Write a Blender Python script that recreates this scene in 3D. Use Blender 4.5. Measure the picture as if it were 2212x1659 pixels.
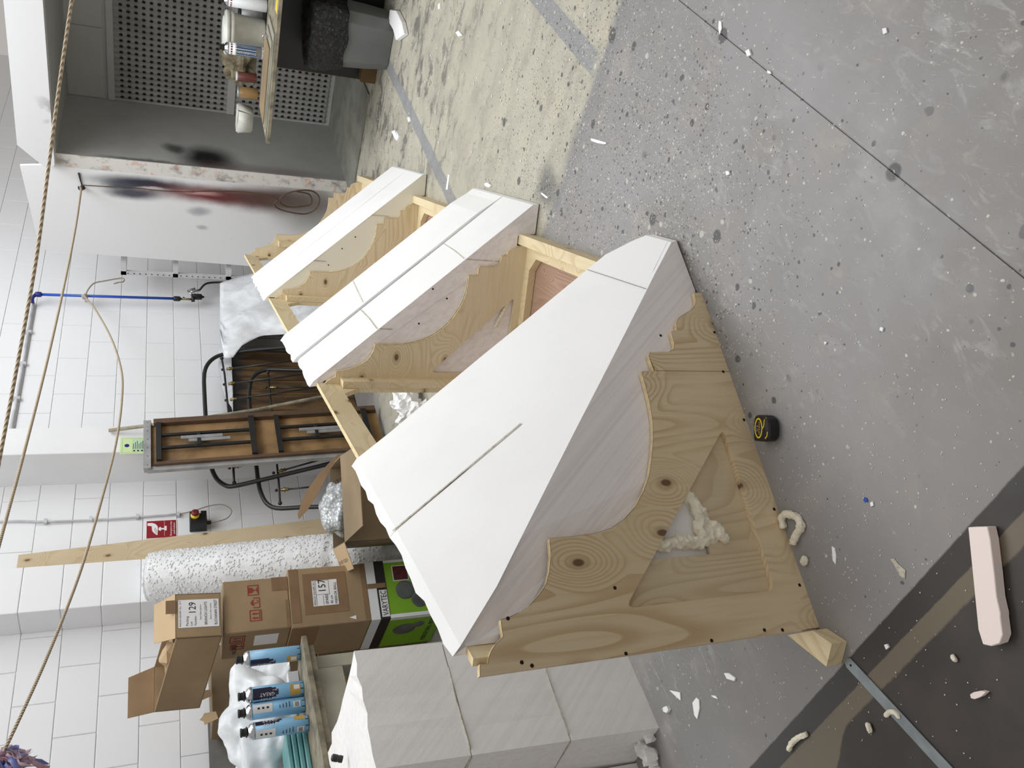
import bpy, bmesh, math, random
from mathutils import Vector, Matrix, noise
from mathutils.geometry import tessellate_polygon
random.seed(7)
for o in list(bpy.data.objects): bpy.data.objects.remove(o)
SC = bpy.context.scene; COL = SC.collection
V = Vector
# ------------------------------------------------------------------ camera
FPX = 1817.0; PIT = math.radians(22.83); AZ = math.radians(41.2); HC = 1.6; ROL = math.radians(.25)
_Fh = V((math.cos(AZ), math.sin(AZ), 0)); _R0 = V((math.sin(AZ), -math.cos(AZ), 0)); _Z = V((0, 0, 1))
_F = _Fh*math.cos(PIT) - _Z*math.sin(PIT); _U0 = _Fh*math.sin(PIT) + _Z*math.cos(PIT)
_Rr = _R0*math.cos(ROL) + _U0*math.sin(ROL); _Dd = -_U0*math.cos(ROL) + _R0*math.sin(ROL)
_C = V((0, 0, HC))
cd = bpy.data.cameras.new('camera'); cam = bpy.data.objects.new('camera', cd); COL.objects.link(cam)
cd.sensor_fit = 'HORIZONTAL'; cd.sensor_width = 36; cd.lens = 36*FPX/2212; cd.clip_start = .05; cd.clip_end = 100
m = Matrix((( _Dd.x, _Rr.x, -_F.x, 0), (_Dd.y, _Rr.y, -_F.y, 0), (_Dd.z, _Rr.z, -_F.z, HC), (0, 0, 0, 1)))
cam.matrix_world = m
SC.camera = cam
# ------------------------------------------------------------------ light
w = bpy.data.worlds.new('world'); SC.world = w; w.use_nodes = True
w.node_tree.nodes['Background'].inputs[0].default_value = (1, .95, .90, 1)
w.node_tree.nodes['Background'].inputs[1].default_value = .45
def area(name, loc, tgt, size, power, col):
    l = bpy.data.lights.new(name, 'AREA'); l.energy = power; l.color = col; l.shape = 'RECTANGLE'; l.size = size[0]; l.size_y = size[1]
    o = bpy.data.objects.new(name, l); COL.objects.link(o); o.location = loc
    o.rotation_euler = (V(tgt)-V(loc)).to_track_quat('-Z', 'Y').to_euler(); return o
area('overhead_light', (4.6, 1.9, 4.5), (4.6, 1.7, 0), (5.5, 2.0), 142, (.94, .98, 1))
area('overhead_light', (2.4, 3.0, 4.4), (2.4, 3.7, 0), (3.0, 1.6), 26, (1, .98, .95))
area('overhead_light', (6.4, 3.0, 4.4), (6.2, 4.2, 0), (2.6, 1.2), 48, (.96, .98, 1))  # added lamp, brightens the right end of the back wall
area('overhead_light', (5.0, -.8, 4.6), (5.4, 1.6, 0), (3, 2), 30, (.95, .98, 1))
SC.view_settings.view_transform = 'Standard'; SC.view_settings.look = 'None'
SC.view_settings.gamma = 1; SC.view_settings.use_curve_mapping = False; SC.view_settings.exposure = 0.0
# ------------------------------------------------------------------ pixel -> ray helpers (planes carry the real depth)
def ray(x, y): return _F + _Rr*(((1659-y)-829.5)/FPX) + _Dd*((x-1106)/FPX)
def pz(x, y, z=0):
    d = ray(x, y); return _C + d*((z-HC)/d.z)
def pY(x, y, Y):
    d = ray(x, y); return _C + d*(Y/d.y)
def pX(x, y, X):
    d = ray(x, y); return _C + d*(X/d.x)
def pd(x, y, t): return _C + ray(x, y)*t
def ppl(x, y, P0, n):
    d = ray(x, y); return _C + d*((P0-_C).dot(n)/d.dot(n))
# ------------------------------------------------------------------ node helper
def srgb(r, g, b):
    f = lambda c: (c/255/12.92 if c/255 <= .04045 else ((c/255+.055)/1.055)**2.4)
    return (f(r), f(g), f(b), 1)
class X:
    nt = None
    def __init__(s, k): s.k = k
    @staticmethod
    def m(op, *a, clamp=False):
        n = X.nt.nodes.new('ShaderNodeMath'); n.operation = op; n.use_clamp = clamp
        for i, v in enumerate(a):
            if isinstance(v, X): X.nt.links.new(v.k, n.inputs[i])
            else: n.inputs[i].default_value = v
        return X(n.outputs[0])
    def __add__(s, o): return X.m('ADD', s, o)
    __radd__ = __add__
    def __sub__(s, o): return X.m('SUBTRACT', s, o)
    def __rsub__(s, o): return X.m('SUBTRACT', o, s)
    def __mul__(s, o): return X.m('MULTIPLY', s, o)
    __rmul__ = __mul__
    def __truediv__(s, o): return X.m('DIVIDE', s, o)
def mn(a, b): return X.m('MINIMUM', a, b)
def mx(a, b): return X.m('MAXIMUM', a, b)
def ss(x, a, b):     # smooth 0..1 step from a to b
    n = X.nt.nodes.new('ShaderNodeMapRange'); n.interpolation_type = 'SMOOTHSTEP'
    X.nt.links.new(x.k, n.inputs[0]); n.inputs[1].default_value = min(a, b); n.inputs[2].default_value = max(a, b)
    n.inputs[3].default_value = 0 if a < b else 1; n.inputs[4].default_value = 1 if a < b else 0
    return X(n.outputs[0])
def coords(rotz=0, kind='Object'):
    tc = X.nt.nodes.new('ShaderNodeTexCoord'); mp = X.nt.nodes.new('ShaderNodeMapping')
    mp.inputs['Rotation'].default_value = (0, 0, rotz); X.nt.links.new(tc.outputs[kind], mp.inputs[0])
    s = X.nt.nodes.new('ShaderNodeSeparateXYZ'); X.nt.links.new(mp.outputs[0], s.inputs[0])
    return X(s.outputs[0]), X(s.outputs[1]), X(s.outputs[2])
def vec(x, y, z):
    n = X.nt.nodes.new('ShaderNodeCombineXYZ')
    for i, v in enumerate((x, y, z)):
        if isinstance(v, X): X.nt.links.new(v.k, n.inputs[i])
        else: n.inputs[i].default_value = v
    return n.outputs[0]
def noi(v, scale, detail=3, rough=.55, dist=0):
    n = X.nt.nodes.new('ShaderNodeTexNoise'); X.nt.links.new(v, n.inputs['Vector'])
    n.inputs['Scale'].default_value = scale; n.inputs['Detail'].default_value = detail
    n.inputs['Roughness'].default_value = rough; n.inputs['Distortion'].default_value = dist
    return X(n.outputs[0])
def vor(v, scale, feature='F1', rand=1):
    n = X.nt.nodes.new('ShaderNodeTexVoronoi'); X.nt.links.new(v, n.inputs['Vector']); n.feature = feature
    n.inputs['Scale'].default_value = scale; n.inputs['Randomness'].default_value = rand
    return X(n.outputs['Distance']), n
def cmix(f, a, b):
    n = X.nt.nodes.new('ShaderNodeMix'); n.data_type = 'RGBA'
    if isinstance(f, X): X.nt.links.new(f.k, n.inputs['Factor'])
    else: n.inputs['Factor'].default_value = f
    for i, v in ((6, a), (7, b)):
        if isinstance(v, tuple): n.inputs[i].default_value = v
        else: X.nt.links.new(v, n.inputs[i])
    return n.outputs[2]
def newmat(name):
    mt = bpy.data.materials.new(name); mt.use_nodes = True; X.nt = mt.node_tree
    return mt, mt.node_tree.nodes['Principled BSDF']
def finish(b, col=None, rough=.6, bump=None, bs=.2, bd=.002, metal=0, spec=None):
    if col is not None:
        if isinstance(col, tuple): b.inputs['Base Color'].default_value = col
        else: X.nt.links.new(col, b.inputs['Base Color'])
    if isinstance(rough, X): X.nt.links.new(rough.k, b.inputs['Roughness'])
    else: b.inputs['Roughness'].default_value = rough
    b.inputs['Metallic'].default_value = metal
    if spec is not None: b.inputs['Specular IOR Level'].default_value = spec
    if bump is not None:
        n = X.nt.nodes.new('ShaderNodeBump'); n.inputs['Strength'].default_value = bs; n.inputs['Distance'].default_value = bd
        X.nt.links.new(bump.k, n.inputs['Height']); X.nt.links.new(n.outputs[0], b.inputs['Normal'])
def simple(name, rgb, rough=.6, metal=0, var=.12, sc=8, bs=.1, bd=.002, dark=None):
    mt, b = newmat(name); x, y, z = coords(); v = vec(x, y, z)
    n = noi(v, sc, 4); c = srgb(*rgb); d = tuple(k*(1-var*2) for k in c[:3])+(1,)
    if dark: d = srgb(*dark)
    finish(b, cmix(ss(n, .35, .7), c, d), rough, noi(v, sc*6, 3), bs, bd, metal); return mt
def ply(name, rot, grain, light=(226, 205, 166), dark=(190, 158, 112), knots=1.0, seed=0, fine=1, perp=1):
    """softwood veneer: growth-ring bands warped round knots; grain = axis index the fibres run along"""
    mt, b = newmat(name); c = list(coords(rot)); c = [k+seed for k in c]
    st = [k for k in c]
    st[grain] = st[grain]*.16
    v0 = vec(*[k*1.0 for k in st]); warp = noi(v0, 2.6, 2, .45)
    kv = [k for k in c]; kv[grain] = kv[grain]*.6; kv.pop(perp)
    kd, kn_ = vor(vec(kv[0]+(warp-.5)*.05, kv[1], 0), 4.6); kn_.voronoi_dimensions = '2D'
    ring = (warp*8.0 + ss(kd, .42, .0)*1.3)
    band = X.m('FRACT', ring*5.2)
    line = ss(band, .35, .93)*ss(band, 1.0, .93)*ss(noi(vec(*c), 2.3, 2), .32, .6)
    stf = [k for k in c]; stf[grain] = stf[grain]*.05
    fib = noi(vec(*stf), 90, 2)
    tone = noi(vec(*c), 1.6, 2)
    col = cmix(line*.75, srgb(*light), srgb(*dark))
    col = cmix(ss(fib, .4, .75)*.22*fine, col, srgb(*dark))
    col = cmix(ss(tone, .45, .75)*.35, col, srgb(light[0]-22, light[1]-28, light[2]-38))
    kn = ss(kd, .055, .032)*knots
    halo = ss(kd, .12, .045)*.4*knots
    col = cmix(halo, col, srgb(150, 112, 66)); col = cmix(kn*.85, col, srgb(84, 56, 32))
    finish(b, col, .62, line+fib*.5, .12, .001); return mt
M = {}
# foam
def foam_mat(name, rgb=(250, 250, 250), streak=0, rot=0):
    mt, b = newmat(name); x, y, z = coords(rot); v = vec(x, y, z)
    be, _ = vor(v, 140); n = noi(v, 3, 3)
    d = tuple(max(0, k-8) for k in rgb)
    col = cmix(ss(n, .4, .7)*.5, srgb(*rgb), srgb(*d))
    if streak:
        s = noi(vec(x*1.1+z*1.0, y*1.1, 0), 34, 4, .7, .1)
        col = cmix(ss(s, .4, .66)*.30*streak, col, srgb(206, 196, 198))
    finish(b, col, .75, be, .18, .0015); return mt
M['foam'] = foam_mat('foam_white')
M['foam_cut'] = foam_mat('foam_hot_wire_cut', (250, 246, 246), 1, math.radians(19.2))
M['foam_col'] = foam_mat('foam_sawn', (247, 246, 245), .6, 0)
M['foam_cream'] = foam_mat('foam_cream', (236, 232, 216))
M['foam_pink'] = foam_mat('foam_pinkish', (250, 236, 230))
M['glue'] = simple('expanding_foam_glue', (250, 243, 222), .7, 0, .08, 40, .5, .004)
AL = math.radians(24.2)
M['ply_mitre'] = ply('spruce_ply_mitre', math.radians(19.1), 2, (224, 206, 172), (192, 162, 120), seed=3.1)
M['ply_inner'] = ply('spruce_ply_inner', math.radians(19.1), 2, (216, 200, 168), (194, 172, 136), .0, seed=7.7)
M['ply_rib'] = ply('spruce_ply_rib', -AL, 1, (228, 213, 182), (202, 180, 140), seed=1.3, perp=0)
M['ply_back'] = ply('spruce_ply_back', -AL, 0, (226, 210, 174), (204, 182, 140), seed=5.2)
M['timber'] = ply('spruce_timber', -AL, 0, (228, 212, 176), (206, 184, 142), .6, seed=9.4)
M['ply_edge'] = simple('ply_edge_grain', (238, 216, 172), .7, 0, .12, 60)
M['redply'] = ply('red_hardwood_ply', -AL, 0, (172, 142, 122), (142, 108, 88), .0, seed=2.2, perp=2)
M['plank'] = ply('birch_plank', 0, 2, (196, 178, 148), (178, 158, 124), 1.0, seed=4.4)
M['cream'] = simple('cream_shuttering_edge', (235, 214, 170), .7)
M['pencil'] = simple('pencil', (70, 72, 82), .8)
M['seam'] = simple('glue_seam', (206, 200, 184), .8, 0, .2, 60)
M['hole'] = simple('dark_hole', (38, 26, 18), .9)
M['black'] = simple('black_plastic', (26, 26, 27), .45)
M['wallwhite'] = None
def wall_material():
    mt, b = newmat('painted_blockwork'); x, y, z = coords(); v = vec(x, y, z)
    n = noi(v, 1.3, 3); f = noi(v, 120, 2)
    col = cmix(ss(n, .4, .75)*.4, srgb(232, 233, 236), srgb(220, 221, 224))
    st = ss(X.m('SQRT', (x-4.32)*(x-4.32)+(z-1.31)*(z-1.31)*3.0)+n*.12, .2, .1)
    col = cmix(st*.25, col, srgb(224, 222, 180))
    finish(b, col, .55, f, .15, .002); return mt
M['wall'] = wall_material()
M['joint'] = simple('mortar_joint', (222, 223, 226), .8)
M['pillar'] = simple('pillar_paint', (233, 234, 236), .6, 0, .03, 2)
M['booth'] = simple('booth_grey_panel', (186, 186, 184), .5, 0, .06, 1.5)
M['boothfloor'] = simple('booth_floor_board', (138, 138, 128), .7, 0, .15, 6)
M['hood'] = None
def gauss(a, b, ca, cb, ra, rb):
    da = (a-ca)/ra; db = (b-cb)/rb
    return ss(X.m('SQRT', da*da+db*db), 1.25, .25)
def cheek_material():
    mt, b = newmat('sprayed_cheek_panel'); x, y, z = coords(); v = vec(x, y, z)
    n = noi(v, 5, 4); yy = y+(n-.5)*.05; zz = z+(n-.5)*.12
    col = cmix(ss(z, 1.9, .3)*.25, srgb(226, 226, 227), srgb(196, 194, 192))
    for (ca, cb, ra, rb, rgb, k) in ((3.90, 1.70, .075, .50, (38, 40, 54), 1.0), (4.00, 1.80, .07, .26, (44, 47, 62), .95), (3.93, 1.90, .05, .16, (60, 64, 78), .8),
            (3.945, 1.62, .022, .16, (220, 220, 224), 1.0), (3.955, 1.10, .10, .62, (112, 26, 26), 1.0), (3.94, 1.26, .03, .20, (196, 150, 148), 1.0),
            (3.95, .62, .15, .6, (84, 54, 48), 1.0), (4.13, 1.27, .05, .10, (110, 114, 126), .6), (4.29, 1.23, .03, .06, (116, 120, 126), .5),
            (4.0, .3, .3, .4, (110, 102, 96), .7)):
        col = cmix(gauss(yy, zz, ca, cb, ra, rb)*k, col, srgb(*rgb))
    f = noi(v, 26, 4, .7)
    col = cmix(ss(f, .62, .72)*.25*ss(z, 1.6, .6), col, srgb(120, 116, 112))
    finish(b, col, .55); return mt
M['cheek'] = cheek_material()
def booth_side_material():
    mt, b = newmat('sprayed_booth_side'); x, y, z = coords(); v = vec(x, y, z)
    n = noi(v, 5, 4); xx = x+(n-.5)*.12; zz = z+(n-.5)*.1
    col = cmix(ss(n, .4, .7)*.3, srgb(172, 172, 170), srgb(150, 150, 148))
    for (ca, cb, ra, rb, rgb, k) in ((7.22, 1.20, .26, .28, (14, 14, 16), 1.0), (7.36, 1.48, .10, .10, (30, 30, 32), .8), (7.06, 1.7, .05, .4, (30, 30, 30), .7),
            (7.1, .7, .12, .7, (104, 84, 80), .5)):
        col = cmix(gauss(xx, zz, ca, cb, ra, rb)*k, col, srgb(*rgb))
    finish(b, col, .6); return mt
M['boothside'] = booth_side_material()
def edge_material():
    mt, b = newmat('overspray_edge'); x, y, z = coords(); v = vec(x*1.0, y*1.0, z)
    n = noi(v, 9, 5, .65); f = noi(v, 17, 5, .65)
    col = cmix(ss(n, .48, .72)*.8, srgb(214, 211, 206), srgb(100, 90, 86))
    col = cmix(ss(f, .56, .66)*.7, col, srgb(206, 164, 140))
    finish(b, col, .6); return mt
M['edge'] = edge_material()
def hood_material():
    mt, b = newmat('white_hood_with_overspray'); x, y, z = coords(); v = vec(x, y, z)
    n = noi(v, 7, 4); m_ = ss(z, 2.52, 2.36)*ss(n, .5, .68)
    col = cmix(m_*.6*ss(y, 3.0, 3.3), srgb(220, 220, 222), srgb(120, 118, 114)); finish(b, col, .5); return mt
M['hood'] = hood_material()
# ---------------- floor
def floor_material():
    mt, b = newmat('workshop_floor'); x, y, z = coords(); v = vec(x, y, 0)
    n1 = noi(v, 1.1, 4); n2 = noi(v, 5, 4, .6); n3 = noi(v, 22, 4, .65); fine = noi(v, 160, 3)
    col = cmix(ss(n1, .35, .7), srgb(151, 149, 150), srgb(134, 131, 128))
    col = cmix(ss(n2, .5, .8)*.5, col, srgb(176, 168, 160))
    col = cmix(ss(x+y*.25, 1.75, 1.05)*.22, col, srgb(116, 106, 98))  # near-left floor: weaker light painted in, along with its brownish tone
    # pale trodden dust swirls
    sw = noi(vec(x*1.0, y*2.2, 0), 7.5, 4, .55, 1.6)
    dust = ss(sw, .53, .63)*ss(sw, .78, .66)*ss(x, .8, 1.1)*ss(x, 2.9, 2.2)
    col = cmix(dust*.30*ss(n1, .3, .6)*ss(n3, .3, .7), col, srgb(212, 210, 209))
    # beige dusted area
    bx = x + (n2-.5)*.10
    beige = ss(bx, 3.00, 3.07)*ss(y+x*.0, 4.6, 4.2)
    stv = vec(x*5+(n2-.5)*1.6, y*1.7, 0); st = noi(stv, 1.1, 6, .66)
    st2 = noi(vec(x*9+(n2-.5)*2.5, y*3.4, 3), 1.2, 5, .68)
    bcol = cmix(ss(st, .42, .68)*.6, srgb(188, 184, 168), srgb(154, 149, 136))
    bcol = cmix(ss(n2, .5, .75)*.35, bcol, srgb(196, 182, 156))
    dk = ss(x, 3.6, 5.6)
    bcol = cmix(ss(st2, .50, .64)*(dk*.75+.2), bcol, srgb(112, 109, 104))
    bcol = cmix(ss(n3, .6, .7)*(dk*.6+.3), bcol, srgb(88, 84, 80))
    # tape marks on the dusted area
    t1 = ss(X.m('ABSOLUTE', y-.985+(x-3.4)*.02), .05, .045)*ss(x, 3.02, 3.12)
    t2 = ss(X.m('ABSOLUTE', y-2.30+(n2-.5)*.03), .055, .045)*ss(x, 3.9, 4.1)*ss(x, 6.6, 6.3)
    bcol = cmix(mx(t1, t2)*.85, bcol, srgb(140, 142, 146))
    col = cmix(beige*.93, col, bcol)
    edge = ss(X.m('ABSOLUTE', bx-3.0), .05, .0)*ss(n2, .35, .6)
    col = cmix(edge*.55, col, srgb(128, 130, 134))
    col = cmix(gauss(x+(n2-.5)*.1, y+(n2-.5)*.1, 3.14, 1.58, .15, .11)*.75, col, srgb(92, 92, 94))
    # dark paint drips
    def drip(scale, off, r0, dens, shp=1.0):
        dv, node = vor(vec(x+off+(n3-.5)*.022, y*shp+(n2-.5)*.03, off), scale)
        cr = X.nt.nodes.new('ShaderNodeSeparateColor'); X.nt.links.new(node.outputs['Color'], cr.inputs[0])
        pick = ss(X(cr.outputs[0])+dens*.5, .93, .97); size = X(cr.outputs[1])*.6+.5
        return ss(dv/(size), r0, r0*.72)*pick
    zone = ss(x, 1.2, 2.4)*ss(x, 4.4, 3.3)*ss(y, 2.4, 1.6)*ss(y, .4, 1.0)*.75 - .05 + ss(n1, .5, .7)*.12
    wob = (n3-.5)*.05
    d1 = drip(8, .3, .22, zone*.95); d2 = drip(20, 1.7, .26, zone*1.1); d3 = drip(46, 2.1, .28, zone*1.3)
    d0 = drip(5.5, 5.5, .19, zone*.85); d4 = drip(85, 9.1, .3, zone*1.3)
    col = cmix(mx(mx(mx(d1, d2), d3), mx(d0, d4))*.85, col, srgb(72, 72, 74))
    # cream drips and specks
    w1 = drip(17, 4.7, .2, zone*.9); w2 = drip(60, 6.1, .26, zone*1.0+.06)
    w3 = drip(120, 3.3, .3, zone*1.2+.05); w2 = mx(w2, w3)
    scr = noi(vec(x*2.0+y*.7, y*6-x*1.5, 0), 9, 5, .7, 2.2); w2 = mx(w2, ss(scr, .60, .66)*.55*ss(x, .9, 1.3)*ss(n1, .35, .65))
    col = cmix(mx(w1*.6, w2*.8), col, srgb(214, 212, 200))
    # black line, olive line and the dark floor beyond
    col = cmix(ss(x+(n3-.5)*.006, .768, .762), col, srgb(56, 52, 50))
    col = cmix(ss(x+(n3-.5)*.006, .706, .702), col, srgb(112, 102, 86))
    darkc = cmix(ss(n2, .4, .7), srgb(52, 47, 45), srgb(70, 62, 58))
    col = cmix(ss(x+(n3-.5)*.012-ss(y, 1.7, 1.85)*-.06, .662, .654), col, darkc)
    lowpatch = gauss(x, y, 1.0, 2.1, .55, .6)
    col = cmix(lowpatch*.2, col, srgb(120, 124, 126))
    col = cmix(ss(fine, .55, .75)*.12, col, srgb(60, 60, 60))
    rough = ss(n2, .2, .8)*.25+.38
    finish(b, col, rough, n3+fine*.3, .12, .002); return mt
M['floor'] = floor_material()
# small ones
M['card'] = simple('cardboard', (160, 136, 104), .75, 0, .10, 3, .08)
M['card2'] = simple('cardboard_dull', (148, 128, 100), .75, 0, .12, 3)
M['cardin'] = simple('cardboard_inside', (150, 122, 90), .8, 0, .12, 4)
M['cardlight'] = simple('cardboard_pale', (196, 170, 134), .75, 0, .06, 4)
M['kraft'] = simple('parcel_tape', (138, 110, 82), .35, 0, .08, 10)
M['paper'] = simple('white_paper', (236, 236, 238), .7, 0, .02, 4)
M['ink'] = simple('ink', (34, 32, 34), .7)
M['redink'] = simple('red_print', (150, 52, 44), .7)
M['signred'] = simple('sign_red', (150, 30, 44), .4, 0, .04, 3)
M['signgreen'] = simple('sign_green', (206, 226, 170), .5, 0, .04)
M['signmint'] = simple('sign_mint', (186, 214, 180), .5, 0, .04)
M['signtan'] = simple('sign_tan', (222, 196, 152), .5, 0, .04)
M['green'] = simple('print_green', (120, 170, 34), .4, 0, .08, 2)
M['berry'] = simple('print_dark_red', (92, 22, 30), .4, 0, .3, 60)
M['steelball'] = simple('print_grey_ball', (96, 102, 102), .3, 0, .3, 6)
M['blue'] = simple('blue_pipe', (38, 84, 178), .35, 0, .04)
M['dkblue'] = simple('navy_fitting', (28, 36, 120), .4)
M['chrome'] = simple('chrome', (200, 202, 206), .18, 1, .05)
M['brass'] = simple('old_brass', (140, 126, 88), .35, 1, .2, 20)
M['iron'] = simple('black_iron', (40, 40, 41), .38, .2, .12, 20)
M['conduit'] = simple('painted_conduit', (206, 207, 210), .5)
M['rope'] = None
def rope_mat():
    mt, b = newmat('twisted_rope'); x, y, z = coords(); v = vec(x, y, z)
    s = X.m('SINE', (x*1.0+y*.3+z*.9)*420); n = noi(v, 60, 3)
    finish(b, cmix(ss(s+n, -.2, 1.2), srgb(150, 132, 108), srgb(206, 192, 168)), .85, s, .6, .003); return mt
M['rope'] = rope_mat()
M['cord'] = simple('grey_cord', (168, 158, 148), .8, 0, .1, 60)
M['mdf'] = simple('stained_chipboard', (150, 118, 78), .6, 0, .25, 5)
M['brown'] = simple('dark_brown_wood', (92, 70, 50), .6, 0, .2, 6)
M['alu'] = simple('alloy_edge', (176, 177, 178), .35, .5, .12, 12)
M['steel'] = simple('slotted_steel', (206, 206, 208), .45, .1, .05)
M['binplastic'] = simple('grey_bin_plastic', (104, 106, 106), .45, 0, .06, 4)
M['tubwhite'] = simple('tub_white', (214, 214, 206), .45, 0, .08, 10)
M['tabletop'] = simple('bench_board', (150, 142, 122), .6, 0, .3, 12, .2)
M['benchpaint'] = simple('old_cream_paint', (170, 168, 152), .6, 0, .14, 5)
M['canblue'] = simple('can_sky_blue', (122, 172, 206), .3, 0, .08, 12)
M['navy'] = simple('can_navy', (24, 26, 56), .3)
M['gold'] = simple('can_gold', (190, 156, 70), .35)
M['souda'] = simple('can_slate_blue', (66, 92, 122), .35, 0, .06)
M['caplabel'] = simple('can_label_white', (222, 224, 226), .4, 0, .03)
M['yellow'] = simple('yellow_print', (236, 204, 50), .4, 0, .03)
M['red'] = simple('red_plastic', (120, 34, 36), .4)
M['khaki'] = simple('crumpled_khaki', (142, 132, 108), .8, 0, .25, 14)
M['amber'] = simple('amber_jar', (150, 118, 74), .3)
M['maroon'] = simple('maroon_bottle', (112, 62, 54), .35)
M['metalrule'] = simple('steel_bar', (150, 158, 162), .35, .6, .12, 14)
M['teal'] = simple('teal_sheet', (120, 178, 180), .35, 0, .1, 8)
M['pinkrib'] = simple('pink_ribbon', (240, 214, 226), .5, 0, .1, 30)
M['mauve'] = simple('mauve_ribbon', (208, 168, 186), .5, 0, .15, 30)
M['bluerib'] = simple('blue_ribbon', (140, 152, 214), .5, 0, .1, 30)
M['greypanel'] = simple('grey_sheet_board', (126, 124, 120), .7, 0, .15, 3)
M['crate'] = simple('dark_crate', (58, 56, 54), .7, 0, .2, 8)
M['ochre'] = simple('ochre_box', (96, 70, 36), .7, 0, .1)  # ochre darkened: the carton's shadow is put into its colour
def film(name, rgb, lo, hi, sc=14):
    mt, b = newmat(name); x, y, z = coords(); v = vec(x, y, z)
    n = noi(v, sc, 4, .6, 1.0); a = ss(n, .35, .7)*(hi-lo)+lo
    finish(b, cmix(ss(n, .3, .7), srgb(*rgb), srgb(*[min(255, k+12) for k in rgb])), .3, n, .35, .01)
    X.nt.links.new(a.k, b.inputs['Alpha']); return mt
def shiny():
    mt, b = newmat('silvery_bubble_film'); x, y, z = coords(); v = vec(x, y, z); be, _ = vor(v, 60)
    finish(b, cmix(ss(be, .1, .8), srgb(222, 226, 228), srgb(160, 164, 166)), .2, be, .45, .006, .15); return mt
M['filmshine'] = shiny()
M['sheet'] = film('dust_sheet_film', (228, 231, 236), .80, .98, 5)
M['bag_white'] = film('white_poly_bag', (222, 226, 230), .9, 1.0, 9)
M['bubblef'] = simple('bubble_film', (226, 228, 230), .22, 0, .05, 30, .4, .006)
def blackbag():
    mt, b = newmat('black_bin_liner'); x, y, z = coords(); v = vec(x, y, z)
    n = noi(v, 26, 4, .6, 1.5); finish(b, srgb(12, 12, 13), .08, n, 1.0, .03); return mt
M['liner'] = blackbag()
# ------------------------------------------------------------------ object helpers
def link(o, parent=None):
    COL.objects.link(o)
    if parent is not None: o.parent = parent
    return o
def thing(name, label, cat, loc=(0, 0, 0), group=None):
    o = bpy.data.objects.new(name, None); link(o); o.location = loc; o.empty_display_size = .05
    o['label'] = label; o['category'] = cat
    if group: o['group'] = group
    o['_inv'] = 0; del o['_inv']
    return o
def setp(o, parent):
    """parent keeping world-space mesh coordinates (parents are unrotated empties or world-space meshes)"""
    if parent is not None:
        o.parent = parent
        o.matrix_parent_inverse = Matrix.Translation(-wloc(parent))
def wloc(p):
    l = V(p.location)
    while p.parent is not None:
        p = p.parent; l = l + V(p.location) if p.type != 'EMPTY' else l
    return l
def obj(name, bm, mat, parent=None, smooth=False, label=None, bevel=0):
    me = bpy.data.meshes.new(name)
    bmesh.ops.recalc_face_normals(bm, faces=bm.faces[:])
    if bevel:
        try: bmesh.ops.bevel(bm, geom=[e for e in bm.edges if e.calc_face_angle(0) > .5], offset=bevel, segments=1, affect='EDGES')
        except Exception: pass
    bm.to_mesh(me); bm.free()
    if smooth:
        for p in me.polygons: p.use_smooth = True
    for k in (mat if isinstance(mat, (list, tuple)) else [mat]): me.materials.append(M[k] if isinstance(k, str) else k)
    o = bpy.data.objects.new(name, me); COL.objects.link(o)
    if parent is not None: setp(o, parent)
    if label: o['label'] = label
    return o
def tag(o, label, cat, group=None):
    o['label'] = label; o['category'] = cat
    if group: o['group'] = group
    return o
def struct(o): o['kind'] = 'structure'; return o
def copyobj(o, parent=None, delta=(0, 0, 0)):
    c = o.copy(); COL.objects.link(c); c.location = V(o.location)+V(delta)
    if parent is not None: c.parent = parent
    return c
def hexa(bm, P, a, b, c):
    P, a, b, c = V(P), V(a), V(b), V(c)
    vs = [bm.verts.new(P+a*i+b*j+c*k) for k in (0, 1) for j in (0, 1) for i in (0, 1)]
    for f in ((0, 1, 3, 2), (4, 6, 7, 5), (0, 4, 5, 1), (2, 3, 7, 6), (0, 2, 6, 4), (1, 5, 7, 3)): bm.faces.new([vs[i] for i in f])
    return vs
def bx(bm, x0, x1, y0, y1, z0, z1): return hexa(bm, (x0, y0, z0), (x1-x0, 0, 0), (0, y1-y0, 0), (0, 0, z1-z0))
def slab(bm, loops, O, ex, ey, nrm):
    """flat panel: loops[0] outline, the others holes, in (ex,ey); extruded by vector nrm"""
    O, ex, ey, nrm = V(O), V(ex), V(ey), V(nrm)
    pts = [[V((p[0], p[1], 0)) for p in l] for l in loops]
    tris = tessellate_polygon(pts); flat = [p for l in pts for p in l]
    A = [bm.verts.new(O+ex*p.x+ey*p.y) for p in flat]; B = [bm.verts.new(O+ex*p.x+ey*p.y+nrm) for p in flat]
    for t in tris:
        try:
            bm.faces.new([A[i] for i in t]); bm.faces.new([B[i] for i in reversed(t)])
        except ValueError: pass
    k = 0
    for l in pts:
        n = len(l)
        for i in range(n):
            j = (i+1) % n; bm.faces.new([A[k+i], A[k+j], B[k+j], B[k+i]])
        k += n
def spline(pts, n=8):
    P = [V(p) for p in pts]; P = [P[0]*2-P[1]]+P+[P[-1]*2-P[-2]]; out = []
    for i in range(1, len(P)-2):
        for k in range(n):
            t = k/n; a, b, c, d = P[i-1], P[i], P[i+1], P[i+2]
            out.append(.5*((2*b)+(c-a)*t+(2*a-5*b+4*c-d)*t*t+(3*b-a-3*c+d)*t**3))
    out.append(P[-2]); return out
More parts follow.
